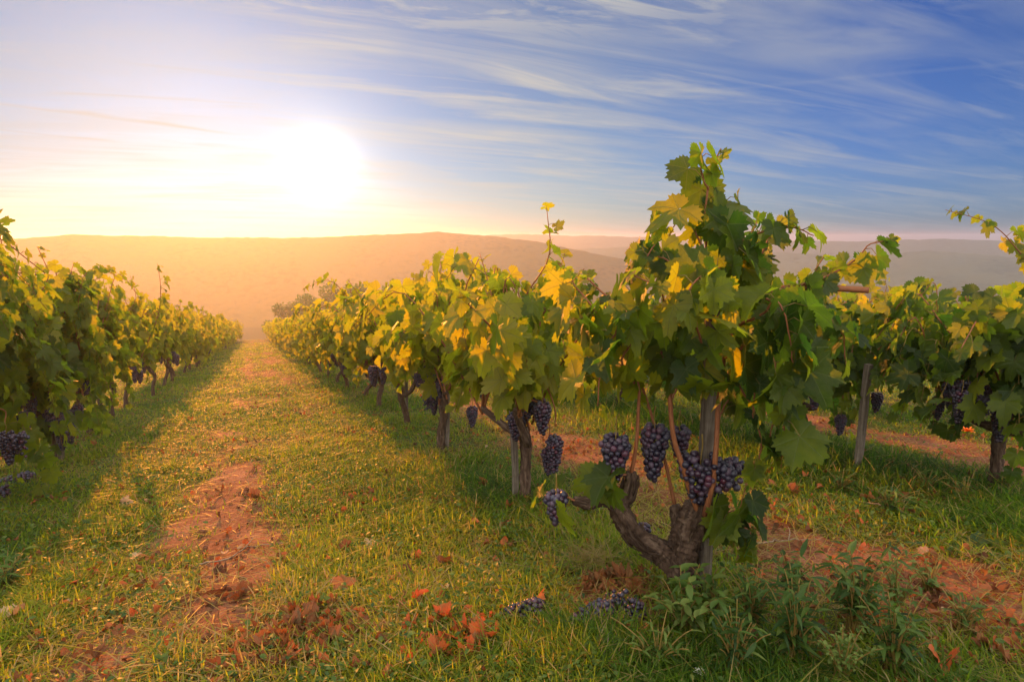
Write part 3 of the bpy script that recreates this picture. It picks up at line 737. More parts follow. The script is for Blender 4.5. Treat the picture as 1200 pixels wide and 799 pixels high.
CANES = [  # (points as pixel + depth offset, base radius)
    ([(818, 606, -.03), (806, 565, -.05), (790, 520, -.06), (786, 470, -.07), (785, 432, -.06), (768, 395, -.05), (742, 365, -.02), (715, 340, .02), (690, 318, .05)], .0105),
    ([(785, 434, -.06), (800, 405, -.05), (818, 350, -.02), (829, 300, 0), (829, 245, 0), (832, 205, .02), (845, 172, .02)], .0070),
    ([(829, 300, -.02), (815, 272, -.04), (800, 258, -.05), (786, 278, -.05)], .0036),
    ([(829, 262, 0), (842, 240, .03), (856, 252, .04)], .0030),
    ([(830, 222, .01), (818, 200, 0), (820, 178, 0)], .0030),
    ([(829, 310, 0), (845, 290, -.06), (868, 284, -.08)], .0034),
    ([(826, 604, -.06), (836, 560, -.08), (839, 500, -.08), (842, 445, -.06), (858, 385, -.04), (878, 325, -.02), (898, 285, 0), (905, 258, .02)], .0100),
    ([(738, 556, -.03), (745, 515, -.04), (748, 455, -.05), (737, 418, -.05), (716, 385, -.04), (684, 345, 0), (655, 305, .03)], .0068),
    ([(790, 590, .03), (782, 550, .05), (760, 470, .08), (745, 410, .10), (742, 350, .12), (762, 300, .14), (790, 262, .14)], .0066),
    ([(858, 385, .00), (890, 348, .04), (930, 338, .05), (968, 325, .05), (1000, 306, .04), (1015, 290, .03), (1046, 284, .02)], .0056),
    ([(850, 420, -.08), (885, 400, -.16), (908, 420, -.20), (912, 470, -.20), (905, 525, -.18)], .0048),
    ([(842, 445, -.10), (868, 430, -.18), (882, 455, -.22), (880, 490, -.22)], .0044),
    ([(880, 345, .02), (925, 360, -.05), (965, 372, -.08), (985, 392, -.10), (990, 420, -.10)], .0048),
    ([(818, 350, -.02), (850, 300, -.10), (890, 275, -.14), (930, 268, -.12), (955, 278, -.10)], .0052),
    ([(868, 425, -.10), (898, 450, -.20), (918, 495, -.22), (915, 548, -.20)], .0044),
    ([(858, 440, -.06), (884, 476, -.14), (896, 520, -.16), (890, 545, -.16)], .0040),
    ([(840, 590, -.06), (866, 612, -.12), (882, 632, -.14), (880, 655, -.14)], .0034),
    ([(826, 600, -.04), (846, 606, -.10), (866, 596, -.14), (872, 570, -.14)], .0042),
    ([(826, 612, -.02), (842, 622, -.08), (856, 628, -.12), (858, 650, -.12)], .0036),
    ([(742, 370, -.10), (720, 395, -.16), (706, 430, -.18), (700, 478, -.18)], .0044),
    ([(745, 450, -.08), (728, 425, -.14), (735, 400, -.18), (724, 360, -.18)], .0044),
    ([(800, 405, -.10), (780, 370, -.20), (770, 340, -.24), (740, 322, -.24)], .0046),
    ([(818, 350, .04), (800, 320, .16), (770, 300, .22), (735, 292, .22)], .0046),
    ([(842, 440, -.10), (822, 410, -.20), (815, 370, -.26), (840, 340, -.28), (850, 380, -.28)], .0046),
    ([(860, 380, -.10), (890, 370, -.20), (905, 350, -.24), (920, 390, -.26), (925, 425, -.24)], .0046),
    ([(858, 385, .10), (900, 360, .20), (945, 330, .26), (965, 300, .26)], .0046),
    ([(820, 350, .10), (845, 320, .20), (870, 290, .26), (885, 262, .26)], .0046),
    ([(680, 588, -.07), (655, 585, -.08), (640, 590, -.08)], .0036),
    ([(740, 555, -.02), (722, 560, -.06), (712, 575, -.08)], .0032),
    ([(785, 470, .06), (800, 440, .16), (830, 400, .22), (860, 370, .26)], .0044),
    ([(716, 385, .02), (700, 370, .10), (680, 372, .14), (662, 392, .14)], .0040),
    ([(878, 325, .02), (850, 312, -.12), (825, 318, -.20), (800, 345, -.24), (790, 380, -.24)], .0046),
    ([(800, 405, -.06), (815, 430, -.16), (835, 450, -.20)], .0036),
    ([(839, 500, .02), (850, 470, .10), (872, 450, .16), (890, 470, .18)], .0036),
]
shoots = []
for pts, r0 in CANES:
    P = smooth_path([hp(*p) for p in pts], 26); P = P + np.cumsum(rng.normal(0, 0.0016, P.shape), 0)
    g_ = Geo(); tube(g_, P, np.linspace(r0, max(0.0016, r0 * .28), 26), 8, rough=0.04, rng=rng)
    link('cane', g_.build('cane', M['cane']), hero); shoots.append(P)
fg = Geo()
hc = hp(815, 400, 0.0)
lower_bare = {0: .50, 1: .12, 6: .42, 7: .36, 8: .45, 14: .4, 15: .4}
for i, s in enumerate(shoots):
    tall = i == 1
    leaves_on_shoots(fg, [s], hc, rng, T_HERO, 0.025 if tall else 0.030, 0.054 if tall else 0.052, 0.088 if tall else 0.112,
                     yellow=0.02 if tall else (0.12 if s[-1][0] < hc[0] - .1 else -0.16), start=lower_bare.get(i, 0.10))
link('foliage', fg.build('foliage', [M['leaf'], M['petiole']]), hero)
for px, py, dd, k, s, rz in [(722, 500, -.05, 0, 1.05, .4), (768, 488, .02, 1, 1.05, 1.7), (797, 492, .10, 3, 1.0, 2.0), (822, 522, -.04, 2, 1.12, -YAW), (836, 560, .03, 3, .85, .2), (652, 567, -.10, 3, 1.0, .8), (754, 608, .25, 3, .8, .8)]:
    hang(hero, k, tuple(hp(px, py, dd)), rz, s, BUNCH_HERO)

# ---- long arching shoots carried by neighbours: a few extra canes on the vines they belong to
def extra_cane(owner, pts, spacing, a, b, yellow, seed):
    rng = np.random.default_rng(seed); base = np.array(owner.location)
    P = smooth_path([p - base for p in pts], 24)
    P = P * np.array([1, 1, 1])
    g_ = Geo(); tube(g_, P, np.linspace(0.005, 0.0013, 24), 6); c = link('cane', g_.build('cane', M['cane']), owner)
    f_ = Geo(); leaves_on_shoots(f_, [P], np.array([0, 0, .7]), rng, T_HERO, spacing, a, b, yellow=yellow, start=0.1)
    link('foliage', f_.build('foliage', [M['leaf'], M['petiole']]), c)
vines = [o for o in COL.objects if o.name.startswith('grape_vine')]
def find(txt): return next(o for o in vines if txt in o['label'])
vr = find('long shoot arching'); dR = depth_of(vr.location.x, vr.location.y)
extra_cane(vr, [at_depth(1225, 400, 3.3), at_depth(1215, 330, 3.25), at_depth(1190, 290, 3.2), at_depth(1160, 262, 3.2), at_depth(1108, 246, 3.2)], 0.05, 0.05, 0.075, -.05, 5)
extra_cane(vr, [at_depth(1260, 420, 3.3), at_depth(1235, 330, 3.25), at_depth(1205, 280, 3.2), at_depth(1196, 268, 3.2)], 0.05, 0.06, 0.09, -.05, 6)
vl = find('yellow shoot above')
extra_cane(vl, [at_depth(165, 420, 6.2), at_depth(185, 370, 6.2), at_depth(188, 335, 6.2), at_depth(184, 308, 6.2)], 0.05, 0.06, 0.085, .15, 7)
vt = find('backlit vine on')
extra_cane(vt, [at_depth(540, 400, 4.3), at_depth(548, 350, 4.3), at_depth(555, 312, 4.3)], 0.05, 0.06, 0.1, .25, 8)
vy = find('yellow-green vine just')
extra_cane(vy, [at_depth(640, 430, 2.9), at_depth(652, 360, 2.9), at_depth(655, 320, 2.85), at_depth(662, 298, 2.85)], 0.045, 0.06, 0.09, .2, 9)

def extra_bunches(owner, spots, lib=None):
    for k, (px, py, D, v_, s_) in enumerate(spots):
        q = at_depth(px, py, D) - np.array(owner.location); hang(owner, v_, tuple(q), k * 1.3, s_, lib)
        rk = np.random.default_rng(int(abs(px))); e = np.array([q[0] * rk.uniform(.2, .7), q[1] * rk.uniform(.2, .7), q[2] + rk.uniform(.10, .28)]); g_ = Geo()
        if k % 2 and len(spots) == 5: continue
        tube(g_, smooth_path([q + [0, 0, .02], q + [0.004, 0.004, .10], (q + e) / 2 + [0, 0, .09], e], 12), np.linspace(.0026, .0055, 12), 6, rough=.05)
        link('cane', g_.build('cane', M['cane']), owner)
extra_bunches(vr, [(1120, 442, 3.05, 2, 1.0), (1136, 440, 2.95, 4, .95), (1152, 444, 3.05, 0, 1.0), (1128, 452, 2.9, 1, .85), (1144, 456, 2.92, 2, .8)])
extra_bunches(find('dense green vine above the slanting'), [(986, 482, 3.6, 0, .8), (1029, 455, 3.8, 3, 1.0)])
extra_bunches(find('round its short trunk'), [(48, 478, 4.8, 0, 1.2), (62, 474, 4.75, 2, 1.3), (78, 480, 4.7, 4, 1.2), (90, 470, 4.9, 3, 1.2), (70, 496, 4.7, 1, 1.0)])
extra_bunches(find('mostly cut off'), [(6, 500, 3.5, 4, 1.0), (-12, 500, 3.5, 0, 1.0)])
extra_bunches(vy, [(650, 504, 3.0, 1, 1.0), (643, 520, 3.05, 0, .9), (604, 478, 3.1, 0, .95), (610, 476, 3.2, 2, .8)])
extra_bunches(vt, [(553, 472, 4.4, 0, 1.0), (585, 455, 4.5, 3, 1.0), (508, 455, 4.6, 4, .9)])

# ------------------------------------------------------------------ stakes
def stake(px, py, top, w, tilt, label, name='wooden_stake', g0=None, D=None):
    b = at_ground(px, py) if g0 is None else g0
    t = tag(None or bpy.data.objects.new(name, None), label, 'stake', 'stakes holding the vines')
    bm = Geo(); rng = np.random.default_rng(int(px * 7 + py))
    n = 16; zs = np.linspace(-0.08, top, n)
    pts = np.stack([tilt[0] * zs + .004 * np.sin(zs * 9), tilt[1] * zs, zs], 1)
    # four-sided post with worn edges
    sides = 12; th = np.linspace(0, 2 * math.pi, sides, endpoint=False) + .2
    sq = 1 / np.maximum(np.abs(np.cos(th)), np.abs(np.sin(th))); sq = np.minimum(sq, 1.28)
    rr = w / 2 * sq[None] * (1 + rng.normal(0, .02, (n, sides)))
    v = pts[:, None] + np.stack([rr * np.cos(th), rr * np.sin(th), 0 * rr], -1)
    idx = np.arange(n * sides).reshape(n, sides); nx = np.roll(idx, -1, 1)
    a, b2, c, d = idx[:-1].ravel(), nx[:-1].ravel(), nx[1:].ravel(), idx[1:].ravel()
    f = np.concatenate([np.stack([a, b2, c], 1), np.stack([a, c, d], 1)])
    V = np.vstack([v.reshape(-1, 3), pts[-1:] + [[.004, 0, .006]]])
    f = np.concatenate([f, np.stack([idx[-1], nx[-1], np.full(sides, n * sides)], 1)])
    uv = np.vstack([np.stack([np.tile(th / 6.283, n), np.repeat(zs, sides)], 1), [[0, top]]])
    bm.add(V, f, uv, rng.uniform())
    o = bpy.data.objects.new(name, bm.build(name, M['stake'], smooth=False)); COL.objects.link(o); o.location = b
    return tag(o, label, 'stake', 'stakes holding the vines')
stake(824, 690, 1.02, .040, (-0.01, .02), 'grey square stake standing right behind the gnarled trunk')
stake(1004, 552, .62, .036, (0.03, .0), 'short slanting grey post on the green streak at right', 'wooden_post')
stake(523, 527, 1.05, .034, (0.05, .03), 'brown leaning stake rising bare from sunlit grass in the middle row')
stake(476, 494, 1.0, .03, (0.04, .02), 'thin stake beside the forked trunk in the hazy middle row')
stake(604, 588, 1.0, .032, (-0.02, .02), 'upright brown stake behind the yellow-green vine of the middle row')
stake(72, 540, 1.1, .045, (-0.02, .02), 'dark stake at the left row among the low bunches')
stake(120, 502, 1.1, .042, (0.0, .02), 'stake in the left row with the bare trunk')
cb = Geo(); q0, q1 = at_depth(915, 338, 2.12), at_depth(1018, 340, 2.02)
tube(cb, smooth_path([q0, (q0 + q1) / 2 + np.array([0, 0, .004]), q1], 14), np.linspace(.0115, .010, 14), 10, rough=.04)
tag(link('wooden_rod', cb.build('wooden_rod', M['cane'])), 'short brown wooden rod poking out level from the right side of the big vine', 'rod')

# ------------------------------------------------------------------ ground cover
def scatter(n, r0, r1, expo, rng, amin=-66, amax=60):
    """points in a sector around the photographer's standpoint, thinning out with distance"""
    a = np.radians(rng.uniform(amin, amax, n)) + YAW
    e = 2 - expo; uu = rng.uniform(0, 1, n)
    r = (r0 ** e + uu * (r1 ** e - r0 ** e)) ** (1 / e)
    return r * np.sin(a), r * np.cos(a), r

def blades(geo, x, y, h, w, lean, az, rnd, base_z=None, curl=1.0):
    n = len(x); z = gz(x, y) if base_z is None else base_z
    d = np.stack([np.cos(az), np.sin(az), 0 * az], 1); s = np.stack([-np.sin(az), np.cos(az), 0 * az], 1)
    P0 = np.stack([x, y, z - 0.006], 1); V = []
    for t, k in ((0, .8), (.4, 1.0), (.75, .7), (1.0, 0.0)):
        c = P0 + d * (h * lean * t ** (1 + .8 * curl))[:, None] + np.array([0, 0, 1]) * (h * t * (1 - .35 * np.minimum(lean, 2) * t * .6))[:, None]
        if k: V += [c - s * (w * k)[:, None], c + s * (w * k)[:, None]]
        else: V += [c]
    V = np.stack(V, 1)
    f = np.array([(0, 1, 3), (0, 3, 2), (2, 3, 5), (2, 5, 4), (4, 5, 6)])
    F = (f[None] + (np.arange(n) * 7)[:, None, None]).reshape(-1, 3)
    geo.add(V.reshape(-1, 3), F, None, np.repeat(rnd, 7))

rng = np.random.default_rng(3)
x, y, r = scatter(1050000, 1.0, 46, 1.62, rng)
gs = grassy(x, y); keep = rng.uniform(0, 1, len(x)) < (gs ** 1.1 * 0.95 + 0.05) * np.clip(.25 + 1.3 * fbm(x * 6, y * 6, 65, 2), 0, 1); x, y, r, gs = x[keep], y[keep], r[keep], gs[keep]
clump = fbm(x * 2.2, y * 2.2, 61, 3)
streak = np.exp(-((x - 3.15) / .42) ** 2) + .5 * np.exp(-((x - 1.3) / .35) ** 2)
h = (0.022 + 0.075 * rng.beta(1.6, 3.5, len(x))) * (0.30 + 1.55 * clump ** 1.3 + .5 * (fbm(x * 7, y * 7, 63, 2) - .45)) * (0.55 + .6 * gs) * (1 + .75 * np.clip(streak, 0, 1)) * 0.86
w = 0.00125 * (0.7 + rng.uniform(0, .8, len(x))) * (1 + (r / 3.2) ** 0.95 * .8)
tone = fbm(x * .9, y * .9, 71, 3)
rnd = np.clip(rng.normal(0.50, 0.17, len(x)) + (tone - .5) * .9 - (gs - .7) * .30 - .22 * np.clip(streak, 0, 1) + .07 * np.exp(-(x / 1.1) ** 2), 0, .98)
dry = rng.uniform(0, 1, len(x)) < 0.10 + .25 * (1 - gs); rnd[dry] = rng.uniform(.78, 1, dry.sum())
geo = Geo(); blades(geo, x, y, h, w, rng.gamma(2.0, .62, len(x)), rng.uniform(0, 6.283, len(x)), rnd)
tag(link('grass', geo.build('grass', M['grass'])), kind='stuff')

# small round-leaved ground weeds between the blades
x, y, r = scatter(170000, 1.0, 16, 1.5, rng)
gs = grassy(x, y); pn = fbm(x * 1.7 + 9, y * 1.7, 81, 3)
keep = (rng.uniform(0, 1, len(x)) < gs) & (pn + rng.normal(0, .10, len(x)) > .46); x, y, r = x[keep], y[keep], r[keep]
n = len(x); az = rng.uniform(0, 6.283, n)
pos = np.stack([x, y, gz(x, y) + rng.uniform(.006, .045, n)], 1)
tip = np.stack([np.cos(az), np.sin(az), rng.uniform(-.4, .5, n)], 1); nor = np.stack([rng.normal(0, .4, n), rng.normal(0, .4, n), np.ones(n)], 1)
geo = Geo(); add_leaves(geo, T_DISC, pos, tip, nor, rng.uniform(.009, .024, n) * (1 + r * .05), np.clip(rng.normal(.55, .2, n), 0, 1), rng, .6)
tag(link('low_weeds', geo.build('low_weeds', M['weed'])), kind='stuff')

# straw and dead stems lying flat
x, y, r = scatter(110000, 1.0, 20, 1.45, rng)
gs = grassy(x, y); dens = np.clip(.05 + .95 * np.exp(-((x - 2.25) / .6) ** 2) + .5 * (1 - gs), 0, 1) * (0.35 + .65 * (fbm(x * 2, y * 2, 91, 3) > .46))
keep = rng.uniform(0, 1, len(x)) < dens * .8; x, y, r = x[keep], y[keep], r[keep]; n = len(x)
geo = Geo(); blades(geo, x, y, rng.uniform(.03, .11, n) * .5, .0011 * (1 + r * .22), rng.uniform(1.2, 4.5, n), rng.uniform(0, 6.283, n), rng.uniform(.74, .97, n), gz(x, y) + .012, .3)
tag(link('straw', geo.build('straw', M['grass'])), kind='stuff')

# crumbs of dead leaf and clods
x, y, r = scatter(34000, 1.0, 18, 1.5, rng)
dens = .10 + .6 * (fbm(x * 1.8, y * 1.8, 101, 3) > .55) + .5 * np.exp(-((x - 2.2) / .5) ** 2)
keep = rng.uniform(0, 1, len(x)) < dens * .6; x, y, r = x[keep], y[keep], r[keep]; n = len(x); az = rng.uniform(0, 6.283, n)
pos = np.stack([x, y, gz(x, y) + rng.uniform(.008, .03, n)], 1)
tip = np.stack([np.cos(az), np.sin(az), rng.uniform(-.5, .6, n)], 1); nor = np.stack([rng.normal(0, .6, n), rng.normal(0, .6, n), np.ones(n)], 1)
geo = Geo(); add_leaves(geo, T_FAR, pos, tip, nor, rng.uniform(.008, .026, n), rng.uniform(0, .75, n) + .25 * (rng.uniform(0, 1, n) > .85), rng, 3.0)
tag(link('leaf_litter', geo.build('leaf_litter', M['dry_leaf'])), kind='stuff')
x, y, r = scatter(9000, 1.0, 12, 1.3, rng)
gs = grassy(x, y); keep = rng.uniform(0, 1, len(x)) < (1 - gs) ** 1.5; x, y, r = x[keep], y[keep], r[keep]
geo = Geo(); v, f = ICO1
for k in range(len(x)):
    s = rng.gamma(2.0, .0035); geo.add(np.array([x[k], y[k], float(gz(x[k], y[k])) + s * .3]) + v * s * rng.uniform(.6, 1.3, 3) * (1 + rng.normal(0, .12, v.shape)), f, None, 0.0)
tag(link('soil_crumbs', geo.build('soil_crumbs', M['soil'], smooth=False)), kind='stuff')

# ------------------------------------------------------------------ single fallen leaves, heaps, bunches, twigs
def fallen(px, py, size, rnd, label, group=None, warp=3.4, name='dry_leaf', lift=.02, up=0.35, mt='dry_leaf'):
    b = at_ground(px, py); rng = np.random.default_rng(int(px * 13 + py * 7)); g_ = Geo(); az = rng.uniform(0, 6.28)
    add_leaves(g_, T_HERO, np.array([[0, 0, lift]]), np.array([[math.cos(az), math.sin(az), up]]), np.array([[rng.normal(0, .5), rng.normal(0, .5), 1.0]]), np.array([size]), np.array([rnd]), rng, warp)
    o = link(name, g_.build(name, M[mt]), None, b)
    return tag(o, label, 'fallen leaf', group)
fallen(628, 712, .062, .80, 'bright rust-red curled leaf on the grass left of the trunk heap', up=.9, lift=.03)
fallen(82, 694, .035, .82, 'small orange-red leaf alone in the green grass at lower left', up=1.0)
fallen(12, 738, .06, 1.0, 'large pale wilted leaf at the left picture edge', warp=2.0)
fallen(300, 588, .05, .45, 'brown leaf beside the bare soil patch of the track')
fallen(405, 696, .05, .62, 'upright reddish-brown leaf in grass between track and vine', up=1.2, lift=.03)
fallen(545, 752, .05, .74, 'orange-brown leaf in the litter at bottom centre', up=.8)
fallen(516, 775, .05, .5, 'big folded brown leaf in the litter at bottom centre')
fallen(567, 760, .055, .58, 'thin brown leaf lying right of the bottom centre litter')
fallen(487, 715, .05, .3, 'dark crumpled leaf above the bottom centre litter', up=.7)
fallen(489, 575, .045, 1.0, 'pale cream leaf on bright grass below the leaning stake', warp=1.2)
fallen(433, 640, .04, 1.0, 'dull beige leaf in the sunlit grass of the path', warp=2)
fallen(160, 655, .045, .97, 'pale curled leaf in dark grass at left')
fallen(145, 590, .055, .98, 'pale torn leaf flat on the grass near the left row', warp=2)
fallen(1085, 648, .04, .92, 'cream dry leaf on the straw at right', warp=2)
fallen(1140, 640, .09, .05, 'dark dull leaf lying on weeds at right', warp=1.0, mt='weed', name='wilted_leaf')
fallen(888, 672, .035, .80, 'orange leaf fragment among weeds right of the stake', up=.8)
fallen(1105, 785, .05, .80, 'red-orange leaf on bare soil near the bottom right corner', up=.6)
rng = np.random.default_rng(44)
for k in range(46):
    px, py = rng.uniform(40, 1180), rng.uniform(545, 790)
    if 770 < px < 860 and py > 640: continue
    fallen(px, py, rng.uniform(.025, .05), rng.choice([.2, .35, .5, .6]), 'small curled brown vine leaf lying in the grass', 'small brown leaves scattered in the grass', up=rng.uniform(.1, .9))

for k in range(16):
    px, py = rng.normal(505, 60), rng.uniform(700, 792)
    fallen(px, py, rng.uniform(.022, .042), rng.uniform(.70, .84), 'small rust-red leaf strewn over grass at bottom centre', 'rust-red leaves strewn at bottom centre', up=rng.uniform(.2, 1.0))

def heap(px, py, n, sx, sy, hgt, label, tones, seed, size=(.016, .032)):
    b = at_ground(px, py); rng = np.random.default_rng(seed); g_ = Geo(); az = rng.uniform(0, 6.28, n)
    a = rng.uniform(0, 6.28, n); k = rng.uniform(0, 1, n) ** .6 * rng.uniform(.7, 1.35, n); ox, oy = sx * k * np.cos(a), sy * k * np.sin(a)
    zz = gz(b[0] + ox, b[1] + oy) - b[2] + .01 + hgt * .6 * np.maximum(0.05, 1 - k ** 2) * rng.uniform(.2, 1, n)
    add_leaves(g_, T_HERO, np.stack([ox, oy, zz], 1), np.stack([np.cos(az), np.sin(az), rng.uniform(-.6, 1.0, n)], 1), np.stack([rng.normal(0, .8, n), rng.normal(0, .8, n), np.ones(n)], 1), rng.uniform(size[0], size[1], n), rng.choice(tones, n) + rng.normal(0, .04, n), rng, 4.5)
    return tag(link('leaf_heap', g_.build('leaf_heap', M['dry_leaf']), None, b), label, 'leaf heap')
heap(722, 684, 100, .15, .11, .07, 'heap of crumpled rust-brown leaves against the left foot of the gnarled trunk', [.3, .42, .5], 1)
heap(345, 755, 120, .22, .19, .05, 'heap of reddish-brown leaves beside the bare soil at bottom left of centre', [.25, .4, .55, .6], 2)
heap(285, 700, 8, .10, .10, .02, 'thin scatter of dark red leaves on the soil of the track', [.1, .3], 3, (.02, .04))
heap(520, 765, 80, .26, .16, .03, 'loose orange-brown leaf litter at bottom centre', [.35, .55, .74], 4)

sb = at_ground(697, 660); rng = np.random.default_rng(8); g_ = Geo(); n = 420
a = rng.uniform(0, 6.283, n); k = rng.uniform(0, 1, n) ** .6
bx, by = sb[0] + .11 * k * np.cos(a), sb[1] + .08 * k * np.sin(a)
blades(g_, bx - sb[0], by - sb[1], rng.uniform(.04, .09, n), np.full(n, .0011), rng.uniform(1.0, 3.0, n), rng.uniform(0, 6.283, n), rng.uniform(.84, 1, n), gz(bx, by) - sb[2] + .05 * (1 - k), .3)
tag(link('straw_tuft', g_.build('straw_tuft', M['grass']), None, sb), 'tuft of tangled dry straw above the rust-brown leaf heap', 'straw tuft')

def dropped(px, py, k, label, rz, s=1.0):
    b = at_ground(px, py); t = thing('fallen_bunch', label, 'grape bunch', b + np.array([0, 0, .024]), rz)
    be, st = BUNCH[k]
    o = link('berries', be, t); o.rotation_euler = (R(84), 0, 0); o.scale = (s,) * 3
    q = link('stalk', st, t); q.rotation_euler = (R(84), 0, 0); q.scale = (s,) * 3
dropped(648, 724, 0, 'dark grape bunch dropped in the grass beside the rust-red leaf', 1.2, .95)
dropped(726, 722, 1, 'dark grape bunch lying in shade below the leaf heap', 1.6, 1.0)
dropped(752, 716, 2, 'wide shaded grape bunch on the ground close to the gnarled trunk', 2.0, .9)
dropped(48, 562, 1, 'blue-black grape bunch fallen in grass in front of the left row', 1.4, 1.3)
dropped(18, 584, 4, 'blue-black grape bunch on the grass at the left picture edge', 1.5, 1.3)
dropped(880, 628, 0, 'purple grape bunch lying on straw right of the yellowed low leaf', 1.4, .9)

def twig(pts, label, r0=.004):
    P = np.array([at_ground(*p) + np.array([0, 0, .02]) for p in pts]); b = P[0].copy(); g_ = Geo()
    S = smooth_path(P - b, 18); S = S + np.random.default_rng(int(pts[0][0])).normal(0, .003, S.shape)
    tube(g_, S, np.linspace(r0, r0 * .4, 18), 6, rough=.05)
    j = S[9]; tube(g_, smooth_path([j, j + np.array([.03, .02, .02]), j + np.array([.05, .05, .03])], 5), np.linspace(r0 * .6, r0 * .3, 5), 5)
    tag(link('dry_twig', g_.build('dry_twig', M['twig']), None, b), label, 'twig')
twig([(232, 662), (265, 657), (300, 640), (352, 636)], 'thin curved twig across the bare soil patch of the track')
twig([(628, 790), (655, 765), (668, 745), (672, 725)], 'forked pale twig standing in grass left of the dark weeds')
twig([(660, 784), (705, 782), (745, 790)], 'long dry stem lying flat in front of the dark weeds', .003)
twig([(880, 640), (920, 634), (960, 632)], 'dry twig on the straw right of the big vine', .004)
twig([(1000, 588), (1040, 598), (1075, 612)], 'pale twig on the straw in front of the slanting post', .004)

# ------------------------------------------------------------------ weeds in the lower right corner
def weed(px, py, stems, hgt, tmpl, lsize, tone, label, seed, lean=(0, 0), step=.028, spread=.5, cat='weed', pale=0.0):
    b = at_ground(px, py); rng = np.random.default_rng(seed)
    t = thing('weed_plant', label, cat, b, 0, 'weeds growing below the vines')
    sg, lg = Geo(), Geo(); P, TI, NO, SZ = [], [], [], []
    for s in range(int(stems * 2.1)):
        a = rng.uniform(0, 6.283); l = hgt * rng.uniform(.4, 1.25); k = rng.uniform(.1, spread)
        d = np.array([math.cos(a) * k + lean[0], math.sin(a) * k + lean[1], 0])
        pts = smooth_path([(rng.normal(0, .012), rng.normal(0, .012), -.01), d * l * .35 + [0, 0, l * .5], d * l * .8 + [0, 0, l * .85], d * l * 1.15 + [0, 0, l]], 12)
        tube(sg, pts, np.linspace(.0026, .0011, 12), 5)
        n = max(3, int(l / step)); ph = rng.uniform(0, 6.28)
        for q in range(n):
            u_ = .18 + .82 * (q + .5) / n; c = np.array([np.interp(u_, np.linspace(0, 1, 12), pts[:, i]) for i in range(3)])
            an = ph + q * 2.4; o_ = np.array([math.cos(an), math.sin(an), 0])
            P.append(c); TI.append(o_ + np.array([0, 0, rng.uniform(.0, 1.0)]) + .2 * rng.normal(0, 1, 3)); NO.append(np.array([0, 0, 1.0]) - .4 * o_ + rng.normal(0, .2, 3))
            SZ.append(.8 * lsize * rng.uniform(.45, 1.15) * (1 - .4 * max(0, u_ - .6)))
    n = len(P)
    add_leaves(lg, tmpl, np.array(P), np.array(TI), np.array(NO), np.array(SZ), np.clip(rng.normal(tone + .12, .24, n), 0, 1), rng, .9)
    link('stems', sg.build('stems', M['petiole']), t); link('leaves', lg.build('leaves', M['weed']), t)
    return t
weed(1000, 735, 16, .24, T_LANCE, .075, .30, 'dark lance-leaved weed clump, the tallest in the lower right corner', 1)
weed(930, 770, 16, .22, T_LANCE, .075, .25, 'dark lance-leaved weed left of the tallest clump in the lower right', 2)
weed(1045, 790, 14, .20, T_LANCE, .07, .30, 'lance-leaved weed at the bottom edge right of the tallest clump', 3)
weed(880, 735, 14, .18, T_LANCE, .06, .28, 'bushy dark weed just right of the stake foot', 4)
weed(1050, 715, 9, .16, T_LANCE, .06, .62, 'light green feathery weed on the right flank of the tallest clump', 5)
weed(985, 795, 12, .13, T_DISC, .022, .85, 'pale fuzzy small-leaved weed at the bottom edge in the lower right', 6, step=.010)
weed(800, 742, 14, .16, T_EGG, .055, .55, 'broad-leaved wilting plant in front of the gnarled trunk', 7, spread=.9)
weed(838, 715, 8, .12, T_EGG, .06, .70, 'light green broad-leaved sprig at the stake foot', 8, spread=.9)
weed(770, 780, 12, .11, T_LANCE, .05, .60, 'low bright weed with a white bud below the gnarled trunk', 9, spread=1.0)
weed(860, 790, 14, .17, T_LANCE, .065, .22, 'dark grassy weed at the bottom edge below the stake', 10)
weed(925, 700, 9, .15, T_EGG, .045, .35, 'round-leaved dark weed above the lower right thicket', 11)
weed(1090, 690, 9, .10, T_EGG, .035, .62, 'low yellowish sprig on the straw right of the thicket', 12, spread=1.0)
weed(1125, 740, 9, .10, T_LANCE, .05, .45, 'small lance-leaved weed near the right edge on red soil', 13, spread=.9)
weed(10, 690, 12, .12, T_LANCE, .07, .25, 'dark long-leaved weed at the left picture edge', 14, spread=1.0)
weed(690, 610, 10, .09, T_LANCE, .05, .50, 'bright leafy tuft under the twisted left arm', 15, spread=1.0)
weed(1040, 600, 12, .12, T_LANCE, .06, .35, 'dark leafy weed on the green streak below the slanting post', 16, spread=.9)
weed(1130, 590, 12, .12, T_LANCE, .06, .32, 'dark leafy weed at the right end of the green streak', 17, spread=.9)
for px in (985, 1085, 1175): weed(px, 575, 10, .10, T_LANCE, .055, .30, 'tuft of dark green weeds on the green streak between the rows', 18 + px, spread=.9)

def flower(px, py, hgt, rad, tone, label, name, seed, petals=9):
    b = at_ground(px, py); rng = np.random.default_rng(seed); t = thing(name, label, 'flower', b)
    sg = Geo(); tube(sg, smooth_path([(0, 0, -.01), (.004, 0, hgt * .5), (0, .003, hgt)], 7), .0016, 5); link('stem', sg.build('stem', M['petiole']), t)
    pg = Geo(); n = petals * 2; a = np.arange(n) * 2.4
    el = np.linspace(.2, 2.2, n)
    add_leaves(pg, T_EGG, np.tile([[0, 0, hgt]], (n, 1)) * 1.0, np.stack([np.cos(a), np.sin(a), el], 1), np.stack([-np.cos(a), -np.sin(a), 0 * a + .3], 1), np.full(n, rad), np.full(n, tone), rng, .6)
    link('petals', pg.build('petals', M['petal']), t)
flower(767, 772, .035, .015, .1, 'white flower bud below the gnarled trunk at the bottom edge', 'white_flower', 1)
flower(820, 797, .03, .017, .1, 'white flower bud lowest at the bottom edge under the stake', 'white_flower', 2)
flower(1133, 513, .04, .045, .9, 'single orange flower in front of the heavy bunches at right', 'orange_flower', 3)

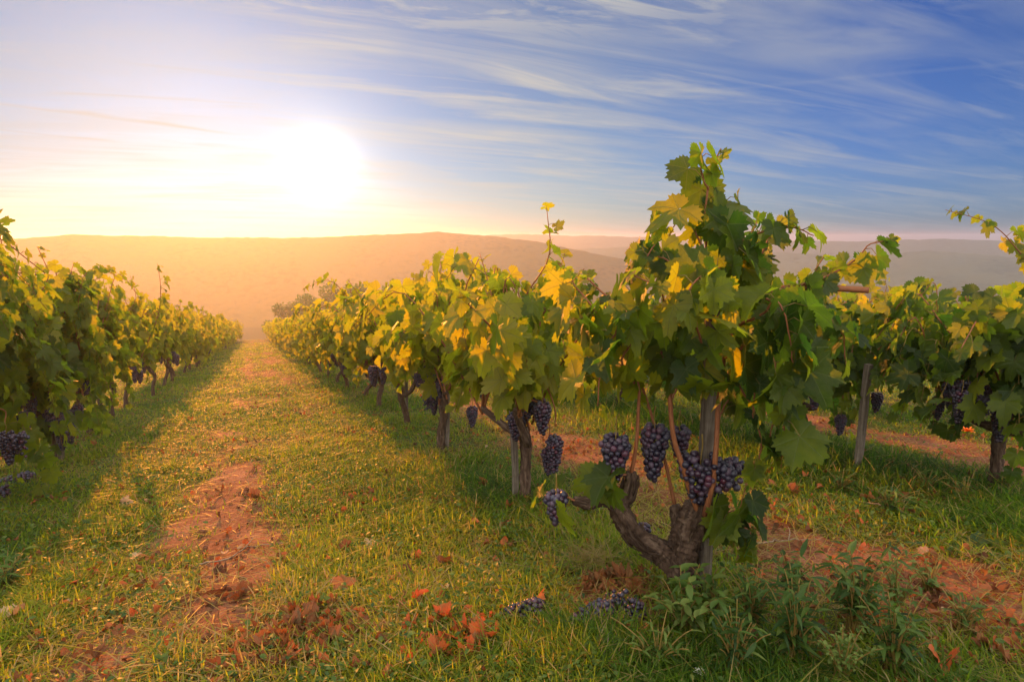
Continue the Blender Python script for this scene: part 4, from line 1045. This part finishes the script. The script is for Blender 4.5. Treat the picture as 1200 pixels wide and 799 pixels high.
# ------------------------------------------------------------------ trees at the foot of the slope
def tree(px, py, D, hgt, wid, label, seed):
    d, fw = ray(px, py); p = d * (D / fw); x_, y_ = float(p[0]), float(p[1]); z_ = float(gz(x_, y_))
    top = CAMH + p[2]; H_ = max(hgt, top - z_)
    rng = np.random.default_rng(seed); t = thing('round_tree', label, 'tree', (x_, y_, z_), 0, 'round trees beyond the end of the rows')
    tg = Geo(); tube(tg, smooth_path([(0, 0, -.3), (.1, 0, H_ * .3), (-.1, .1, H_ * .7)], 12), np.linspace(.22, .07, 12), 9, rough=.05, rng=rng)
    ends = []
    for k in range(9):
        a = rng.uniform(0, 6.28); z0 = H_ * rng.uniform(.3, .6); e = np.array([math.cos(a) * wid * .4, math.sin(a) * wid * .4, z0 + H_ * rng.uniform(.1, .3)])
        tube(tg, smooth_path([(0, 0, z0), e * [.5, .5, 1] - [0, 0, .2], e], 6), np.linspace(.07, .02, 6), 5); ends.append(e)
    link('trunk', tg.build('trunk', M['bark']), t)
    n = 9000; cl = np.array([[rng.normal(0, .32) * wid, rng.normal(0, .32) * wid, H_ * rng.uniform(.35, .92)] for _ in range(26)])
    cl[:, :2] *= np.sqrt(np.clip(1 - ((cl[:, 2:] - H_ * .62) / (H_ * .42)) ** 2, .05, 1))
    q = cl[rng.integers(0, 26, n)] + unit(rng.normal(0, 1, (n, 3))) * (rng.uniform(0.3, 1, n) ** .5 * wid * .17)[:, None]
    cg = Geo(); add_leaves(cg, T_DISC, q, rng.normal(0, 1, (n, 3)), rng.normal(0, 1, (n, 3)), rng.uniform(.18, .36, n), rng.uniform(.1, .6, n), rng, .5)
    link('crown', cg.build('crown', M['weed']), t)
tree(341, 355, 78, 3, 5.2, 'small round tree alone just right of the path end, dim in the glow', 1)
tree(405, 338, 74, 3, 7.5, 'round tree rising over the middle row, left of two', 2)
tree(459, 332, 74, 3, 6.5, 'round tree rising over the middle row, right of two', 3)
tree(372, 352, 90, 3, 6.0, 'faint round tree between the lone small one and the pair', 4)
